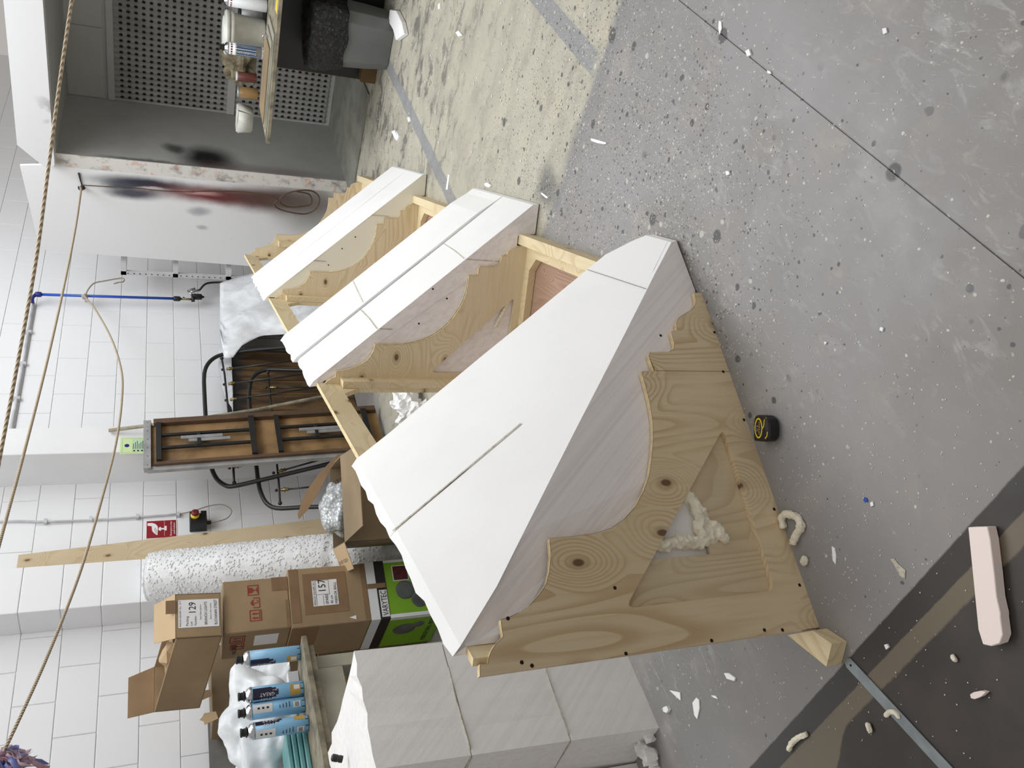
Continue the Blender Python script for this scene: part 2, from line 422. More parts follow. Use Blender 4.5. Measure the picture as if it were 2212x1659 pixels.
def tube(bm, pts, r, seg=8, caps=True):
    P = [V(p) for p in pts]; prev = None; rings = []
    up = V((0, 0, 1))
    for i, p in enumerate(P):
        d = (P[min(i+1, len(P)-1)]-P[max(i-1, 0)]).normalized()
        if prev is None:
            a = d.cross(up)
            if a.length < .1: a = d.cross(V((1, 0, 0)))
            a.normalize()
        else: a = (prev-d*prev.dot(d)).normalized()
        prev = a; b = d.cross(a); rr = r[i] if isinstance(r, (list, tuple)) else r
        rings.append([bm.verts.new(p+(a*math.cos(2*math.pi*k/seg)+b*math.sin(2*math.pi*k/seg))*rr) for k in range(seg)])
    for i in range(len(rings)-1):
        for k in range(seg):
            bm.faces.new([rings[i][k], rings[i][(k+1) % seg], rings[i+1][(k+1) % seg], rings[i+1][k]])
    if caps:
        bm.faces.new(rings[0][::-1]); bm.faces.new(rings[-1])
def lathe(bm, prof, O, ax=(0, 0, 1), seg=24):
    ax = V(ax).normalized(); a = ax.cross(V((1, 0, 0)) if abs(ax.x) < .9 else V((0, 1, 0))).normalized(); b = ax.cross(a); O = V(O)
    rings = [[bm.verts.new(O+ax*h+(a*math.cos(2*math.pi*k/seg)+b*math.sin(2*math.pi*k/seg))*max(r, 1e-4)) for k in range(seg)] for r, h in prof]
    for i in range(len(rings)-1):
        for k in range(seg): bm.faces.new([rings[i][k], rings[i][(k+1) % seg], rings[i+1][(k+1) % seg], rings[i+1][k]])
    bm.faces.new(rings[0][::-1]); bm.faces.new(rings[-1])
def blob(bm, c, r, sub=2, amp=.3, sc=12, sq=(1, 1, 1)):
    g = bmesh.ops.create_icosphere(bm, subdivisions=sub, radius=1); c = V(c)
    for v in g['verts']:
        d = v.co.normalized(); k = 1+amp*(noise.noise((d*1.3+c*sc)*1.7))*1.6
        v.co = c+V((d.x*sq[0], d.y*sq[1], d.z*sq[2]))*r*k
def fuse(o, vox=.004):
    r = o.modifiers.new('r', 'REMESH'); r.mode = 'VOXEL'; r.voxel_size = vox; r.use_smooth_shade = True; return o
def text(s, P, ex, ez, h, mat, parent, width=None, name='lettering', align='LEFT', depth=.0006):
    """flat lettering: P = left end of the baseline, ex = reading direction, ez = up the letter, h = cap height"""
    cu = bpy.data.curves.new('t', 'FONT'); cu.body = s; cu.size = 1; cu.align_x = align; cu.resolution_u = 2
    o = bpy.data.objects.new('t', cu); COL.objects.link(o)
    dg = bpy.context.evaluated_depsgraph_get(); me = bpy.data.meshes.new_from_object(o.evaluated_get(dg))
    bpy.data.objects.remove(o); me.name = name
    ex = V(ex).normalized(); ez = V(ez).normalized(); n = ex.cross(ez)
    xs = [v.co.x for v in me.vertices] or [0, 1]; wd = max(xs)-min(xs); sy = h/.70; sx = sy if width is None else width/wd
    for v in me.vertices: v.co = V(P)+ex*(v.co.x*sx)+ez*(v.co.y*sy)+n*depth
    me.materials.append(M[mat]); ob = bpy.data.objects.new(name, me); COL.objects.link(ob)
    if parent is not None: setp(ob, parent)
    return ob
def sheet(name, P, ex, ez, w_, h_, mat, parent, th=.0008, off=.0012):
    bm = bmesh.new(); ex = V(ex).normalized(); ez = V(ez).normalized(); n = ex.cross(ez)
    hexa(bm, V(P)+n*off, ex*w_, ez*h_, n*th); return obj(name, bm, mat, parent)
# ------------------------------------------------------------------ FLOOR
bm = bmesh.new()
for (y0, y1, z) in ((-6, .595, 0), (.595, .600, -.004), (.600, 9, 0)):
    vs = [bm.verts.new(p) for p in ((-6, y0, z), (14, y0, z), (14, y1, z), (-6, y1, z))]; bm.faces.new(vs)
for yy in (.595, .600):
    vs = [bm.verts.new(p) for p in ((-6, yy, 0), (14, yy, 0), (14, yy, -.004), (-6, yy, -.004))]; bm.faces.new(vs)
struct(obj('floor', bm, 'floor'))
# ------------------------------------------------------------------ BACK WALL, laid block by block
YW = 5.08
bm = bmesh.new(); bx(bm, -1.2, 12.0, YW+.006, YW+.2, 0, 3.9); wall = struct(obj('wall_back', bm, 'joint'))
def block_mesh(L, H, nm):
    bm = bmesh.new(); bx(bm, 0, L, 0, .05, 0, H)
    bmesh.ops.bevel(bm, geom=[e for e in bm.edges], offset=.0028, segments=1, affect='EDGES')
    bmesh.ops.recalc_face_normals(bm, faces=bm.faces[:])
    me = bpy.data.meshes.new(nm); bm.to_mesh(me); bm.free(); me.materials.append(M['wall']); return me
bmA = block_mesh(.4462, .2212, 'block')
row = 0; z = 1.2435-.225*5
while z < 3.9:
    x = .0 + (.225 if row % 2 else 0)
    x -= 0
    while x < 11.8:
        o = bpy.data.objects.new('block', bmA); COL.objects.link(o)
        o.location = (x+.0465-.010, YW+random.uniform(-.0006, .0006), z+.002); o.parent = wall
        x += .45
    z += .225; row += 1
# pillar and block pier
bm = bmesh.new(); bx(bm, 4.676, 4.94, 4.76, YW+.01, 0, 3.9); struct(obj('trim_1', bm, 'pillar', bevel=.004))
pier = struct(obj('trim_2', (lambda b: (bx(b, 3.453, 3.78, 4.866, YW+.01, 0, 3.9), b)[1])(bmesh.new()), 'joint'))
bm = bmesh.new(); bx(bm, 0, .34, 0, .22, 0, .2212); bmesh.ops.bevel(bm, geom=bm.edges[:], offset=.0035, segments=1, affect='EDGES'); bmesh.ops.recalc_face_normals(bm, faces=bm.faces[:])
pbm = bpy.data.meshes.new('block'); bm.to_mesh(pbm); bm.free(); pbm.materials.append(M['wall']); z = 1.2435-.225*5
while z < 3.7:
    o = bpy.data.objects.new('block', pbm); COL.objects.link(o); o.location = (3.447, 4.86, z+.003); o.parent = pier; z += .225
# ------------------------------------------------------------------ SPRAY BOOTH
booth = thing('spray_booth', 'grey walk-in spray booth with white hood and paint-stained side panel', 'booth', (7.1, 3.0, 0))
XF, XB, YB, ZC = 7.05, 8.2, 3.70, 2.37
def part(name, mat, parent, *boxes, **k):
    bm = bmesh.new()
    for b in boxes: bx(bm, *b)
    return obj(name, bm, mat, parent, **k)
bm = bmesh.new(); slab(bm, [[(.6, 2.36), (3.757, 2.377), (3.80, 2.43), (3.609, 2.628), (.6, 2.60)]], (XF-.10, 0, 0), (0, 1, 0), (0, 0, 1), (.10, 0, 0))
obj('hood_front', bm, 'hood', booth)
part('booth_roof', 'booth', booth, (XF, XB+.05, .6, YB+.02, ZC, ZC+.05))
part('side_wall', 'boothside', booth, (XF, XB, YB, YB+.02, 0, ZC))
part('side_wall_edge', 'edge', booth, (XF-.012, XF, YB-.005, YB+.11, 0, ZC+.02))
bm = bmesh.new(); slab(bm, [[(YB+.11, 0), (4.70, 0), (4.635, 2.553), (3.837, 2.637), (YB+.11, 2.45)]], (XF-.01, 0, 0), (0, 1, 0), (0, 0, 1), (.03, 0, 0))
obj('cheek_panel', bm, 'cheek', booth, label='white outer side panel with red and black spray marks')
part('back_wall', 'booth', booth, (XB, XB+.04, .6, YB, 0, ZC), label='grey rear wall of the booth')
# flat upper rear panels with thin joints
for k, (a, b) in enumerate(((3.06, 3.695), (2.40, 3.05), (1.74, 2.39), (1.08, 1.73))):
    part('upper_panel', 'booth', booth, (XB-.008, XB, a, b, 2.06, ZC-.01))
part('filter_rail', 'booth', booth, (XB-.03, XB, .9, YB-.005, 1.975, 2.03)); part('filter_rail', 'booth', booth, (XB-.03, XB, .9, YB-.005, .93, 1.0))
def filt(z0, z1):
    bm = bmesh.new(); y = YB-.02; k = 0; pit = .052; n = int((YB-.95)/pit)
    vs = []
    for i in range(2*n+1):
        xx = XB-.006-(.016 if i % 2 else 0); yy = YB-.02-i*pit/2
        vs.append((bm.verts.new((xx, yy, z0)), bm.verts.new((xx, yy, z1))))
    for a, b in zip(vs, vs[1:]): bm.faces.new([a[0], b[0], b[1], a[1]])
    f = obj('filter_panel', bm, 'filter', booth, label='pleated grey filter sheet with rows of dark holes')
    bm = bmesh.new()
    for i in range(n):
        yy = YB-.02-(i+.5)*pit; zz = z0+.045 + (0)
        while zz < z1-.02:
            c = V((XB-.0245, yy, zz)); vv = [bm.verts.new(c+V((0, math.cos(t)*.0135, math.sin(t)*.017))) for t in [q*math.pi/3 for q in range(6)]]
            bm.faces.new(vv); zz += .062
    h = obj('filter_holes', bm, 'hole', booth); h['kind'] = 'stuff'
M['filter'] = simple('pleated_filter', (160, 160, 158), .8, 0, .12, 3)
filt(1.0, 1.975); filt(.06, .93)
part('booth_floor', 'boothfloor', booth, (6.72, XB, 2.72, YB, .002, .012), label='scuffed grey-green floor board of the booth')
# slotted steel shelf upright behind the cheek panel
sh = thing('slotted_steel_rack', 'narrow slotted steel rack upright standing on the wall behind the white booth panel', 'rack', (7.3, 4.8, 0))
part('rack_post', 'steel', sh, (7.02, 7.045, 4.80, 4.84, 0, 1.92)); part('rack_post', 'steel', sh, (7.36, 7.40, 4.80, 4.84, 0, 1.92))
for zz in (1.87, 1.43, .96, .5): part('rack_shelf', 'steel', sh, (7.02, 7.40, 4.72, 4.84, zz, zz+.045))
bm = bmesh.new()
for k in range(34): bx(bm, 7.016, 7.0205, 4.816, 4.822, .2+k*.05, .212+k*.05)
hh = obj('slot_holes', bm, 'hole', sh); hh['kind'] = 'stuff'
# ------------------------------------------------------------------ THE CORNICE FORMER
O = pz(1770, 1355); Lv = V((math.cos(AL), math.sin(AL), 0)); Wv = V((math.sin(AL), -math.cos(AL), 0)); A_ = pz(1515, 632)
MD = (A_-O).normalized(); MN = V((-MD.y, MD.x, 0)); MN = MN if MN.dot(Lv) > 0 else -MN
KM = (A_-O).dot(Lv)/(A_-O).dot(Wv); KS = (A_-O).normalized().dot(Wv)      # L per W on the mitre, W per s
def LW(l, w_, z=0): return O+Lv*l+Wv*w_+V((0, 0, z))
cf = thing('cornice_former', 'long pale plywood cornice frame with curved ribs and sloping white foam blocks on the floor', 'frame', O)
PR = [(-.004, .949), (.021, .945), (.020, .926), (.032, .922), (.045, .914), (.058, .902), (.068, .887), (.074, .879), (.112, .878), (.116, .854), (.124, .828), (.138, .799), (.159, .771), (.183, .747), (.212, .732),
      (.252, .719), (.294, .713), (.295, .643), (.298, .588), (.309, .537), (.332, .49), (.363, .449), (.405, .411), (.447, .382), (.499, .358), (.557, .335), (.609, .321), (.66, .313), (.71, .310), (.747, .309),
      (.772, .310), (.776, .266), (.827, .268), (.838, .260), (.841, .192), (.852, .172), (.872, .164), (.893, .163), (.914, .162), (.920, .138), (.948, .132), (.965, .118), (.976, .102), (.997, .061),
      (1.012, .045), (1.026, .034), (1.045, .028), (1.066, .027)]
def rnd(pts, r=.012):     # rounded corners
    out = []; n = len(pts)
    for i in range(n):
        a, b, c = V(pts[i-1]), V(pts[i]), V(pts[(i+1) % n]); u = (a-b).normalized(); v = (c-b).normalized()
        for t in (0, .25, .5, .75, 1):
            p = b+u*r*(1-t)**2+v*r*t**2; out.append((p.x, p.y))
    return out
cut = rnd([(.105, .555), (.108, .098), (.585, .092)], .03)
left = [p for p in PR if p[0] <= .7735]; right = [p for p in PR if p[0] > .7735]
bm = bmesh.new(); slab(bm, [[(0, 0)]+left[0:]+[(.7745, .30), (.7745, 0)], cut], O, MD, (0, 0, 1), MN*.018)
obj('mitre_panel', bm, ['ply_mitre'], cf, label='large curved plywood end panel with a triangular cutout')
bm = bmesh.new(); slab(bm, [[(.7765, 0), (.7765, .26)]+right[1:]+[(1.066, 0)]], O, MD, (0, 0, 1), MN*.018)
obj('mitre_panel', bm, 'ply_mitre', cf, label='smaller piece of the plywood end panel beside the joint')
bm = bmesh.new(); slab(bm, [[(.03, .05), (.03, .62), (.16, .62), (.66, .16), (.66, .05)], [(.225, .252), (.225, .46), (.26, .46), (.417, .262), (.33, .246)]], O+MN*.0185, MD, (0, 0, 1), MN*.009)
obj('inner_panel', bm, 'ply_inner', cf, label='recessed plywood sheet behind the triangular cutout')
# light edge strip round the profile
def edge_strip(pts, Ob, ex, nrm, w0, par):
    bm = bmesh.new(); n = nrm.normalized()
    for a, b in zip(pts, pts[1:]):
        pa = Ob+ex*a[0]+V((0, 0, a[1]+.0006)); pb = Ob+ex*b[0]+V((0, 0, b[1]+.0006))
        o_ = (ex*((a[1]-b[1]))+V((0, 0, b[0]-a[0]))).normalized()*.0008
        vs = [bm.verts.new(q+o_) for q in (pa+n*.0005, pb+n*.0005, pb+n*w0, pa+n*w0)]; bm.faces.new(vs)
    return obj('ply_edge', bm, 'ply_edge', par)
edge_strip(left, O, MD, MN*.018, .0175, cf); edge_strip(right, O, MD, MN*.018, .0175, cf)
RP = [(p[0]*KS, p[1]) for p in PR]
def rib(L, cutp):
    bm = bmesh.new(); slab(bm, [[(0, .0)]+RP+[(.733, 0)], cutp], LW(L-.018, 0), Wv, (0, 0, 1), Lv*.018)
    r = obj('rib', bm, 'ply_rib', cf, label='curved plywood rib across the frame'); edge_strip(RP, LW(L-.018, 0), Wv, Lv*.018, .0175, r)
    return r
c2 = rnd([(.076, .45), (.072, .085), (.445, .078)], .028)
rib(2.11, c2); rib(3.93, c2); rib(5.66, rnd([(.10, .70), (.10, .08), (.60, .08), (.40, .22), (.16, .40)], .01))
for L in (5.60,):
    bm = bmesh.new(); hexa(bm, LW(L-.02, .11, .0), Lv*.06, Wv*.045, (0, 0, .7)); obj('batten', bm, 'timber', cf)
# back panel with chamfered openings, base frame, rails
def cham(a, b, c, d, k=.075): return [(a+k, c), (b-k, c), (b, c+k), (b, d-k), (b-k, d), (a+k, d), (a, d-k), (a, c+k)]
bm = bmesh.new(); slab(bm, [[(.03, 0), (5.68, 0), (5.68, .955), (.03, .955)], cham(.10, 2.03, .10, .865), cham(2.20, 3.84, .10, .865), cham(4.02, 5.57, .10, .865)], LW(0, 0), Lv, (0, 0, 1), Wv*.020)
obj('back_panel', bm, 'ply_back', cf, label='rear plywood frame with chamfered openings')
bm = bmesh.new(); hexa(bm, LW(.03, -.0005, .9555), Lv*5.65, Wv*.021, (0, 0, .0012)); obj('ply_edge', bm, 'ply_edge', cf)
for (a, b) in ((2.112, 2.15), (3.932, 3.97)):
    bm = bmesh.new(); hexa(bm, LW(a-.085, .021, .0), Lv*.065, Wv*.03, (0, 0, .86)); obj('batten', bm, 'timber', cf)
bm = bmesh.new(); slab(bm, [[(.03, .021), (5.66, .021), (5.66, .685), (.755, .685)], [(.62, .10), (1.98, .10), (2.04, .16), (2.04, .58), (1.98, .64), (.86, .64)],
                            cham(2.22, 3.84, .10, .64, .06), cham(4.02, 5.56, .10, .64, .06)], LW(0, 0, .012), Lv, Wv, (0, 0, .033))
obj('base_frame', bm, 'timber', cf, label='flat plywood base frame with chamfered openings')
bm = bmesh.new(); slab(bm, [[(.90, .687), (5.66, .687), (5.66, .733), (.95, .733)]], LW(0, 0, 0), Lv, Wv, (0, 0, .085))
obj('front_rail', bm, 'timber', cf)
bm = bmesh.new(); slab(bm, [[(.1, .03), (5.6, .03), (5.6, .68), (.80, .68)]], LW(0, 0, .003), Lv, Wv, (0, 0, .007)); rp = obj('floor_sheet', bm, 'redply', cf, label='reddish plywood sheet under the base frame')
# protruding mitred foot
bm = bmesh.new(); ft = [pz(*q, .05) for q in ((1701, 1372), (1755, 1362), (1797, 1391), (1785, 1440))]
slab(bm, [[(p.x, p.y) for p in ft]], (0, 0, .001), (1, 0, 0), (0, 1, 0), (0, 0, .049)); obj('foot', bm, 'timber', cf, label='mitred timber end sticking out at the near corner')
# little block at the top near corner
# screw holes on the mitre panel
def mi(x, y): P = ppl(x, y, O, MN); return P
for q in ((1328, 1270), (1352, 1412), (1537, 1384), (1127, 1431), (1149, 1438), (1097, 1336), (1651, 1361), (1690, 1361), (1727, 1264), (1672, 1100), (1607, 907), (1562, 803), (1543, 718), (1427, 725)):
    bm = bmesh.new(); P = mi(*q)-MN*.0008; vv = [bm.verts.new(P+(MD*math.cos(t)+V((0, 0, 1))*math.sin(t))*.0048) for t in [k*math.pi/4 for k in range(8)]]; bm.faces.new(vv); obj('screw_hole', bm, 'hole', cf)
# ---- foam
def hyp(w_): return 1.0-1.115*w_
def loft(name, sec, L0, L1, mat, n=10, rag=0.0, capmat=None, label=None, seed=0, parent=None):
    bm = bmesh.new(); R = []; m_ = len(sec)
    for k in range(n+1):
        t = k/n; ring = []
        for i, (w_, z_) in enumerate(sec):
            a = L0(w_) if callable(L0) else L0; b = L1(w_) if callable(L1) else L1
            j = rag*(noise.noise(V((k*1.7+seed, i*.3, seed)))) if i in (0, m_-1) else rag*(.05 if k in (0, n) else 0)*noise.noise(V((k*2.3+seed, i*3.1, 5)))
            jl = rag*.35*noise.noise(V((i*2.7+seed, k, 9))) if k in (0, n) else 0
            ring.append(bm.verts.new(LW(a+(b-a)*t+jl, w_+j, max(.002, z_-j*.5))))
        R.append(ring)
    for k in range(n):
        for i in range(m_):
            bm.faces.new([R[k][i], R[k][(i+1) % m_], R[k+1][(i+1) % m_], R[k+1][i]])
    f0 = bm.faces.new(R[0][::-1]); f1 = bm.faces.new(R[-1])
    bmesh.ops.triangulate(bm, faces=[f0, f1])
    nf = len(bm.faces)
    o = obj(name, bm, [mat, capmat or mat], parent or cf, label=label)
    for p in o.data.polygons:
        nn = p.normal
        if capmat and abs(nn.z) < .3 and (abs(nn.dot(Lv)) > .5): p.material_index = 1
    return o
def offs(d): return d/abs(MN.dot(Lv))
QL = [(.735, .004), (.66, .045), (.60, .11), (.53, .16), (.50, .25), (.40, .27), (.30, .32), (.21, .40), (.17, .50), (.17, .67), (.10, .70), (.06, .78), (.022, .86)]
hyps = [(w_, hyp(w_)-(.012 if w_ == 0 else 0)) for w_ in (.0, .025, .12, .2, .3, .4, .5, .6, .7, .78, .84, .868)]
upper = hyps+[(.874, .008)]+QL+[(.022, .958), (.0, .958)]
Lfar = lambda w_: 1.20 - (0 if w_ < .80 else (w_-.80)*1.3)
m0 = lambda w_: max(w_, 0)*KM+offs(.020)
seamL = lambda w_: .66 if w_ < .62 else max(.66, 0)
loft('foam_block', upper, lambda w_: max(.075, min(m0(w_), 1.16)), lambda w_: max(.66, m0(w_)+.02), 'foam', 10, .016, 'foam_cut', 'near half of the largest sloping foam slab', 3)
loft('foam_block', upper, lambda w_: max(.662, m0(w_)+.021), lambda w_: max(Lfar(w_), m0(w_)+.03), 'foam', 10, .018, 'foam_cut', 'far half of the largest sloping foam slab', 8)
lower = [(.03, .84), (.07, .76), (.11, .69), (.165, .66), (.165, .50), (.205, .39), (.30, .31), (.40, .26), (.50, .24), (.53, .15), (.6, .10), (.66, .06), (.03, .06)]
loft('foam_block', lower, lambda w_: w_*KM+offs(.036), 1.19, 'foam', 3, 0, None, 'foam packing inside the near end of the frame', 4)
full = [(w_, z_) for w_, z_ in hyps]+[(.874, .006), (.738, .006), (.738, .09), (.68, .09), (.68, .048), (.03, .048), (.03, .958), (.0, .958)]
loft('foam_block', full, 2.112, 2.50, 'foam', 8, .016, 'foam_cut', 'near slab of the middle pair of foam blocks', 21)
full2 = [(w_, z_+(.018 if z_ > .1 else 0)) for w_, z_ in full[:12]]+full[12:]
loft('foam_block', full2, 2.506, 2.95, 'foam', 8, .02, 'foam', 'far slab of the middle pair of foam blocks', 33)
loft('foam_block', full, 3.932, 4.33, 'foam', 8, .018, 'foam_cream', 'near slab of the farthest pair of foam blocks', 41)
loft('foam_block', full, 4.336, 4.74, 'foam', 8, .02, 'foam', 'far slab of the farthest pair of foam blocks', 55)
# seams and pencil lines: thin raised lines
def lineL(pts, wd, mat, name, off=.0012):
    bm = bmesh.new(); P = [V(p) for p in pts]; nn = (V((0, 0, 1))*1+Wv*1.115).normalized()
    for a, b in zip(P, P[1:]):
        d = (b-a).normalized(); s = d.cross(nn).normalized()*wd
        vs = [bm.verts.new(q+nn*off) for q in (a-s, b-s, b+s, a+s)]; bm.faces.new(vs)
    return obj(name, bm, mat, cf)
def onh(L, w_, e=.0): return LW(L, w_, hyp(w_)+e)
lineL([onh(.661, w_, .003) for w_ in (.02, .1, .2, .28, .34)], .0035, 'seam', 'glue_seam')
lineL([onh(1.19, .722, .002), onh(.80, .730, .002)], .0009, 'pencil', 'pencil_line', .003)
for LL, w_, dw in ((2.13, .36, 0), (3.96, .40, 0), (3.95, .22, 0)):
    pass
lineL([onh(2.12, .265), onh(2.30, .27), onh(2.49, .27)], .0022, 'seam', 'glue_seam', .004); lineL([onh(2.52, .30, .018), onh(2.94, .33, .018)], .0016, 'seam', 'glue_seam', .004)
lineL([onh(2.12, .60), onh(2.30, .61), onh(2.49, .615)], .0016, 'seam', 'glue_seam', .004)
def vline(L, w_, z0, z1, mat='seam', wd=.004):
    bm = bmesh.new(); hexa(bm, LW(L-.0016, w_, z0), Wv*wd, Lv*.001, (0, 0, z1-z0)); return obj('glue_seam', bm, mat, cf)
vline(2.111, .268, .64, .697); vline(2.111, .60, .16, .327); vline(3.931, .27, .62, .695, 'mauve', .005); vline(3.931, .585, .23, .345)
for (L, w_, z_) in ((2.11, .42, .40), (2.11, .46, .47), (2.11, .30, .52), (3.93, .36, .52), (3.93, .44, .44), (3.93, .25, .60)):
    bm = bmesh.new(); P = LW(L-.0015, w_, z_); vv = [bm.verts.new(P+(Wv*math.cos(t)+V((0, 0, 1))*math.sin(t))*.0045) for t in [k*math.pi/4 for k in range(8)]]; bm.faces.new(vv); obj('pin_hole', bm, 'hole', cf)
# expanding foam glue, bulging
bm = bmesh.new(); random.seed(3)
gl = [(.405, .276), (.385, .262), (.36, .25), (.335, .246), (.318, .238), (.305, .262), (.285, .252), (.29, .23), (.27, .236), (.262, .262), (.262, .29), (.262, .315), (.268, .34), (.26, .37), (.262, .395), (.27, .42)]
for (s, z_), (s2, z2) in zip(gl, gl[1:]):
    for t in (0, .33, .66): blob(bm, O+MD*(s+(s2-s)*t)+V((0, 0, z_+(z2-z_)*t))+MN*.022+V((random.uniform(-.003, .003), 0, random.uniform(-.003, .003))), random.uniform(.013, .0185), 3, .45, 45)
for s, z_ in ((.30, .215), (.285, .205), (.272, .21), (.262, .198)): blob(bm, O+MD*s+V((0, 0, z_))+MN*.012, .014, 3, .25, 30)
fuse(obj('glue_bead', bm, 'glue', cf, True, 'cream expanding-foam glue oozing in the cutout'), .003)
bm = bmesh.new()
for k in range(9): blob(bm, LW(2.103, .43-.003*k, .10+.0*k)+Wv*(-.016*k*.8)+V((0, 0, .014*k*.45)), .010, 3, .3, 40)
fuse(obj('glue_bead', bm, 'glue', cf, True, 'cream glue beads in the rib cutout'), .003)
# narrow glue squeeze along ribs
for L in (2.108, 3.928):
    bm = bmesh.new(); tube(bm, [LW(L, p[0]+.004, p[1]+.004) for p in RP[18:30]], .0022, 6); obj('glue_line', bm, 'glue', cf, True)
# ------------------------------------------------------------------ LEFT FOAM COLUMNS
def column(label, x0, x1, y0, y1, zt, lean, seed, grp, notch=False):
    t = thing('foam_slab_stack', label, 'foam blocks', ((x0+x1)/2, (y0+y1)/2, 0), grp)
    zs = (0.0, .327, .670, zt)
    for k in range(3):
        bm = bmesh.new(); za, zb = zs[k]+(.002 if k else 0), zs[k+1]-.002
        n = 9
        def cxy(z_): return lean*z_/zt
        loops = []
        for z_ in (za, zb):
            ring = []; d = cxy(z_)
            cs = [(x0+d, y0+d), (x1+d, y0+d), (x1+d*.8, y1), (x0+d, y1)]
            for i in range(4):
                a, b = V(cs[i]), V(cs[(i+1) % 4])
                for q in range(n):
                    p = a+(b-a)*(q/n); j = noise.noise(V((p.x*9, p.y*9, z_*7+seed)))*.006
                    zz = z_+(noise.noise(V((p.x*14, p.y*14, seed)))*.012 if z_ == zb and k == 2 else 0)
                    ring.append(bm.verts.new((p.x+j, p.y+j, zz)))
            loops.append(ring)
        m_ = len(loops[0])
        for i in range(m_): bm.faces.new([loops[0][i], loops[0][(i+1) % m_], loops[1][(i+1) % m_], loops[1][i]])
        f = bm.faces.new(loops[0][::-1]); g = bm.faces.new(loops[1]); bmesh.ops.triangulate(bm, faces=[f, g])
        obj('foam_slab', bm, 'foam_col', t)
    bm = bmesh.new()
    for z_, r in ((.327, .0018), (.670, .0032)):
        d = lean*z_/zt
        tube(bm, [(x1-.1+d, y0+d, z_), (x0+.2+d, y0-.001+d, z_+.003), (x0+.03+d, y0-.001+d, z_-.001), (x0-.001+d, y0+d+.01, z_), (x0+d, y0+.12, z_-.002), (x0+d, y1, z_)], r, 6)
    obj('glue_seam', bm, 'seam', t, True)
    return t
colA = column('glued stack of three white foam slabs between the mitred end panel and the workbench', 1.085, 1.50, 2.525, 3.27, .978, .05, 1, None)
colB = column('white foam stack at the left edge, just behind the taller glued stack', .62, 1.075, 2.76, 3.27, .965, .03, 5, None)
bm = bmesh.new(); lathe(bm, [(.012, 0), (.013, .012), (.011, .014), (.013, .02), (.013, .036), (.007, .04)], pz(712, 1645, 1.04)+V((0, 0, -.045)), (.3, -.1, .95), 12)
tag(obj('valve_nozzle', bm, 'black', smooth=False), 'small black foam-gun nozzle on top of the white foam stack', 'nozzle')
bm = bmesh.new(); cc = pz(1385, 1590, .05)
for (dx, dy, dz, r) in ((0, 0, -.01, .03), (.03, .01, .0, .022), (-.02, .015, -.015, .022), (-.045, .02, -.02, .016), (.045, -.03, -.02, .02)): blob(bm, (1.035+dx, 2.60+dy, .045+dz), r, 2, .5, 30, (1, .5, 1.2))
tag(obj('foam_offcut', bm, 'foam'), 'torn white foam lump against the foot of the foam stack', 'foam scrap')
# ------------------------------------------------------------------ PLYWOOD PLANK, BUBBLE WRAP
bm = bmesh.new(); a = V((3.72, 5.068, 2.44)); b = V((4.03, 5.068, 2.44)); dn = V((.03, -.20, -2.432)); hexa(bm, a-V((0, .012, 0)), b-a, dn, V((0, -.018, 0)))
tag(obj('plywood_plank', bm, 'plank', bevel=.001), 'tall pale plywood plank with dark knots leaning on the block wall', 'plank')
bwr = thing('bubble_wrap_roll', 'tall upright roll of clear bubble wrap in front of the plywood plank', 'bubble wrap', (3.7, 4.4, 0))
RT = pY(336, 1248, 4.84); RB = pY(700, 1216, 4.50); rax = (RB-RT).normalized(); RB = RT+rax*((.012-RT.z)/rax.z); RL = (RB-RT).length
def rr_(h): return .165+.030*(h/RL)-(.012 if .66 < h/RL < .70 else 0)+.006*noise.noise(V((0, 3, h*5)))
ra_ = rax.cross(V((1, 0, 0))).normalized(); rb_ = rax.cross(ra_)
bm = bmesh.new(); rings = []
for k in range(70):
    h = RL*k/69-.004; ring = []
    for q in range(64):
        a = q*2*math.pi/64; d = ra_*math.cos(a)+rb_*math.sin(a); ring.append(bm.verts.new(RT+rax*h+d*(rr_(h)+.0035*noise.noise((RT+rax*h+d*.2)*60))))
    rings.append(ring)
for a, b in zip(rings, rings[1:]):
    for q in range(64): bm.faces.new([a[q], a[(q+1) % 64], b[(q+1) % 64], b[q]])
bm.faces.new(rings[0][::-1]); bm.faces.new(rings[-1]); obj('film_roll', bm, 'bubblef', bwr, True)
bm = bmesh.new(); random.seed(31)
for k in range(3800):
    h = random.uniform(.01, RL-.02); a = random.uniform(0, 6.283); d = ra_*math.cos(a)+rb_*math.sin(a)
    if d.y > .35: continue
    c = RT+rax*h+d*rr_(h); t_ = rax.cross(d); r = .0075
    ring = [bm.verts.new(c+(t_*math.cos(u)+rax*math.sin(u))*r) for u in [i*math.pi/3 for i in range(6)]]; r2 = [bm.verts.new(c+(t_*math.cos(u)+rax*math.sin(u))*r*.55+d*.0042) for u in [i*math.pi/3 for i in range(6)]]
    for i in range(6): bm.faces.new([ring[i], ring[(i+1) % 6], r2[(i+1) % 6], r2[i]])
    bm.faces.new(r2)
bb = obj('bubbles', bm, 'bubblef', bwr, False); bb['kind'] = 'stuff'
bm = bmesh.new(); pr = None
for q in range(60):
    a = q*.1047; d = ra_*math.cos(a)+rb_*math.sin(a); p0 = RT+d*.163; p1 = RT-rax*(.018+.016*noise.noise(V((q*.8, 1, 2))))+d*(.166+.006*noise.noise(V((q*.6, 5, 2))))
    cur = (bm.verts.new(p0), bm.verts.new(p1))
    if pr: bm.faces.new([pr[0], pr[1], cur[1], cur[0]])
    pr = cur
o = obj('loose_film_edge', bm, 'bubblef', bwr, True); o.modifiers.new('s', 'SOLIDIFY').thickness = .001
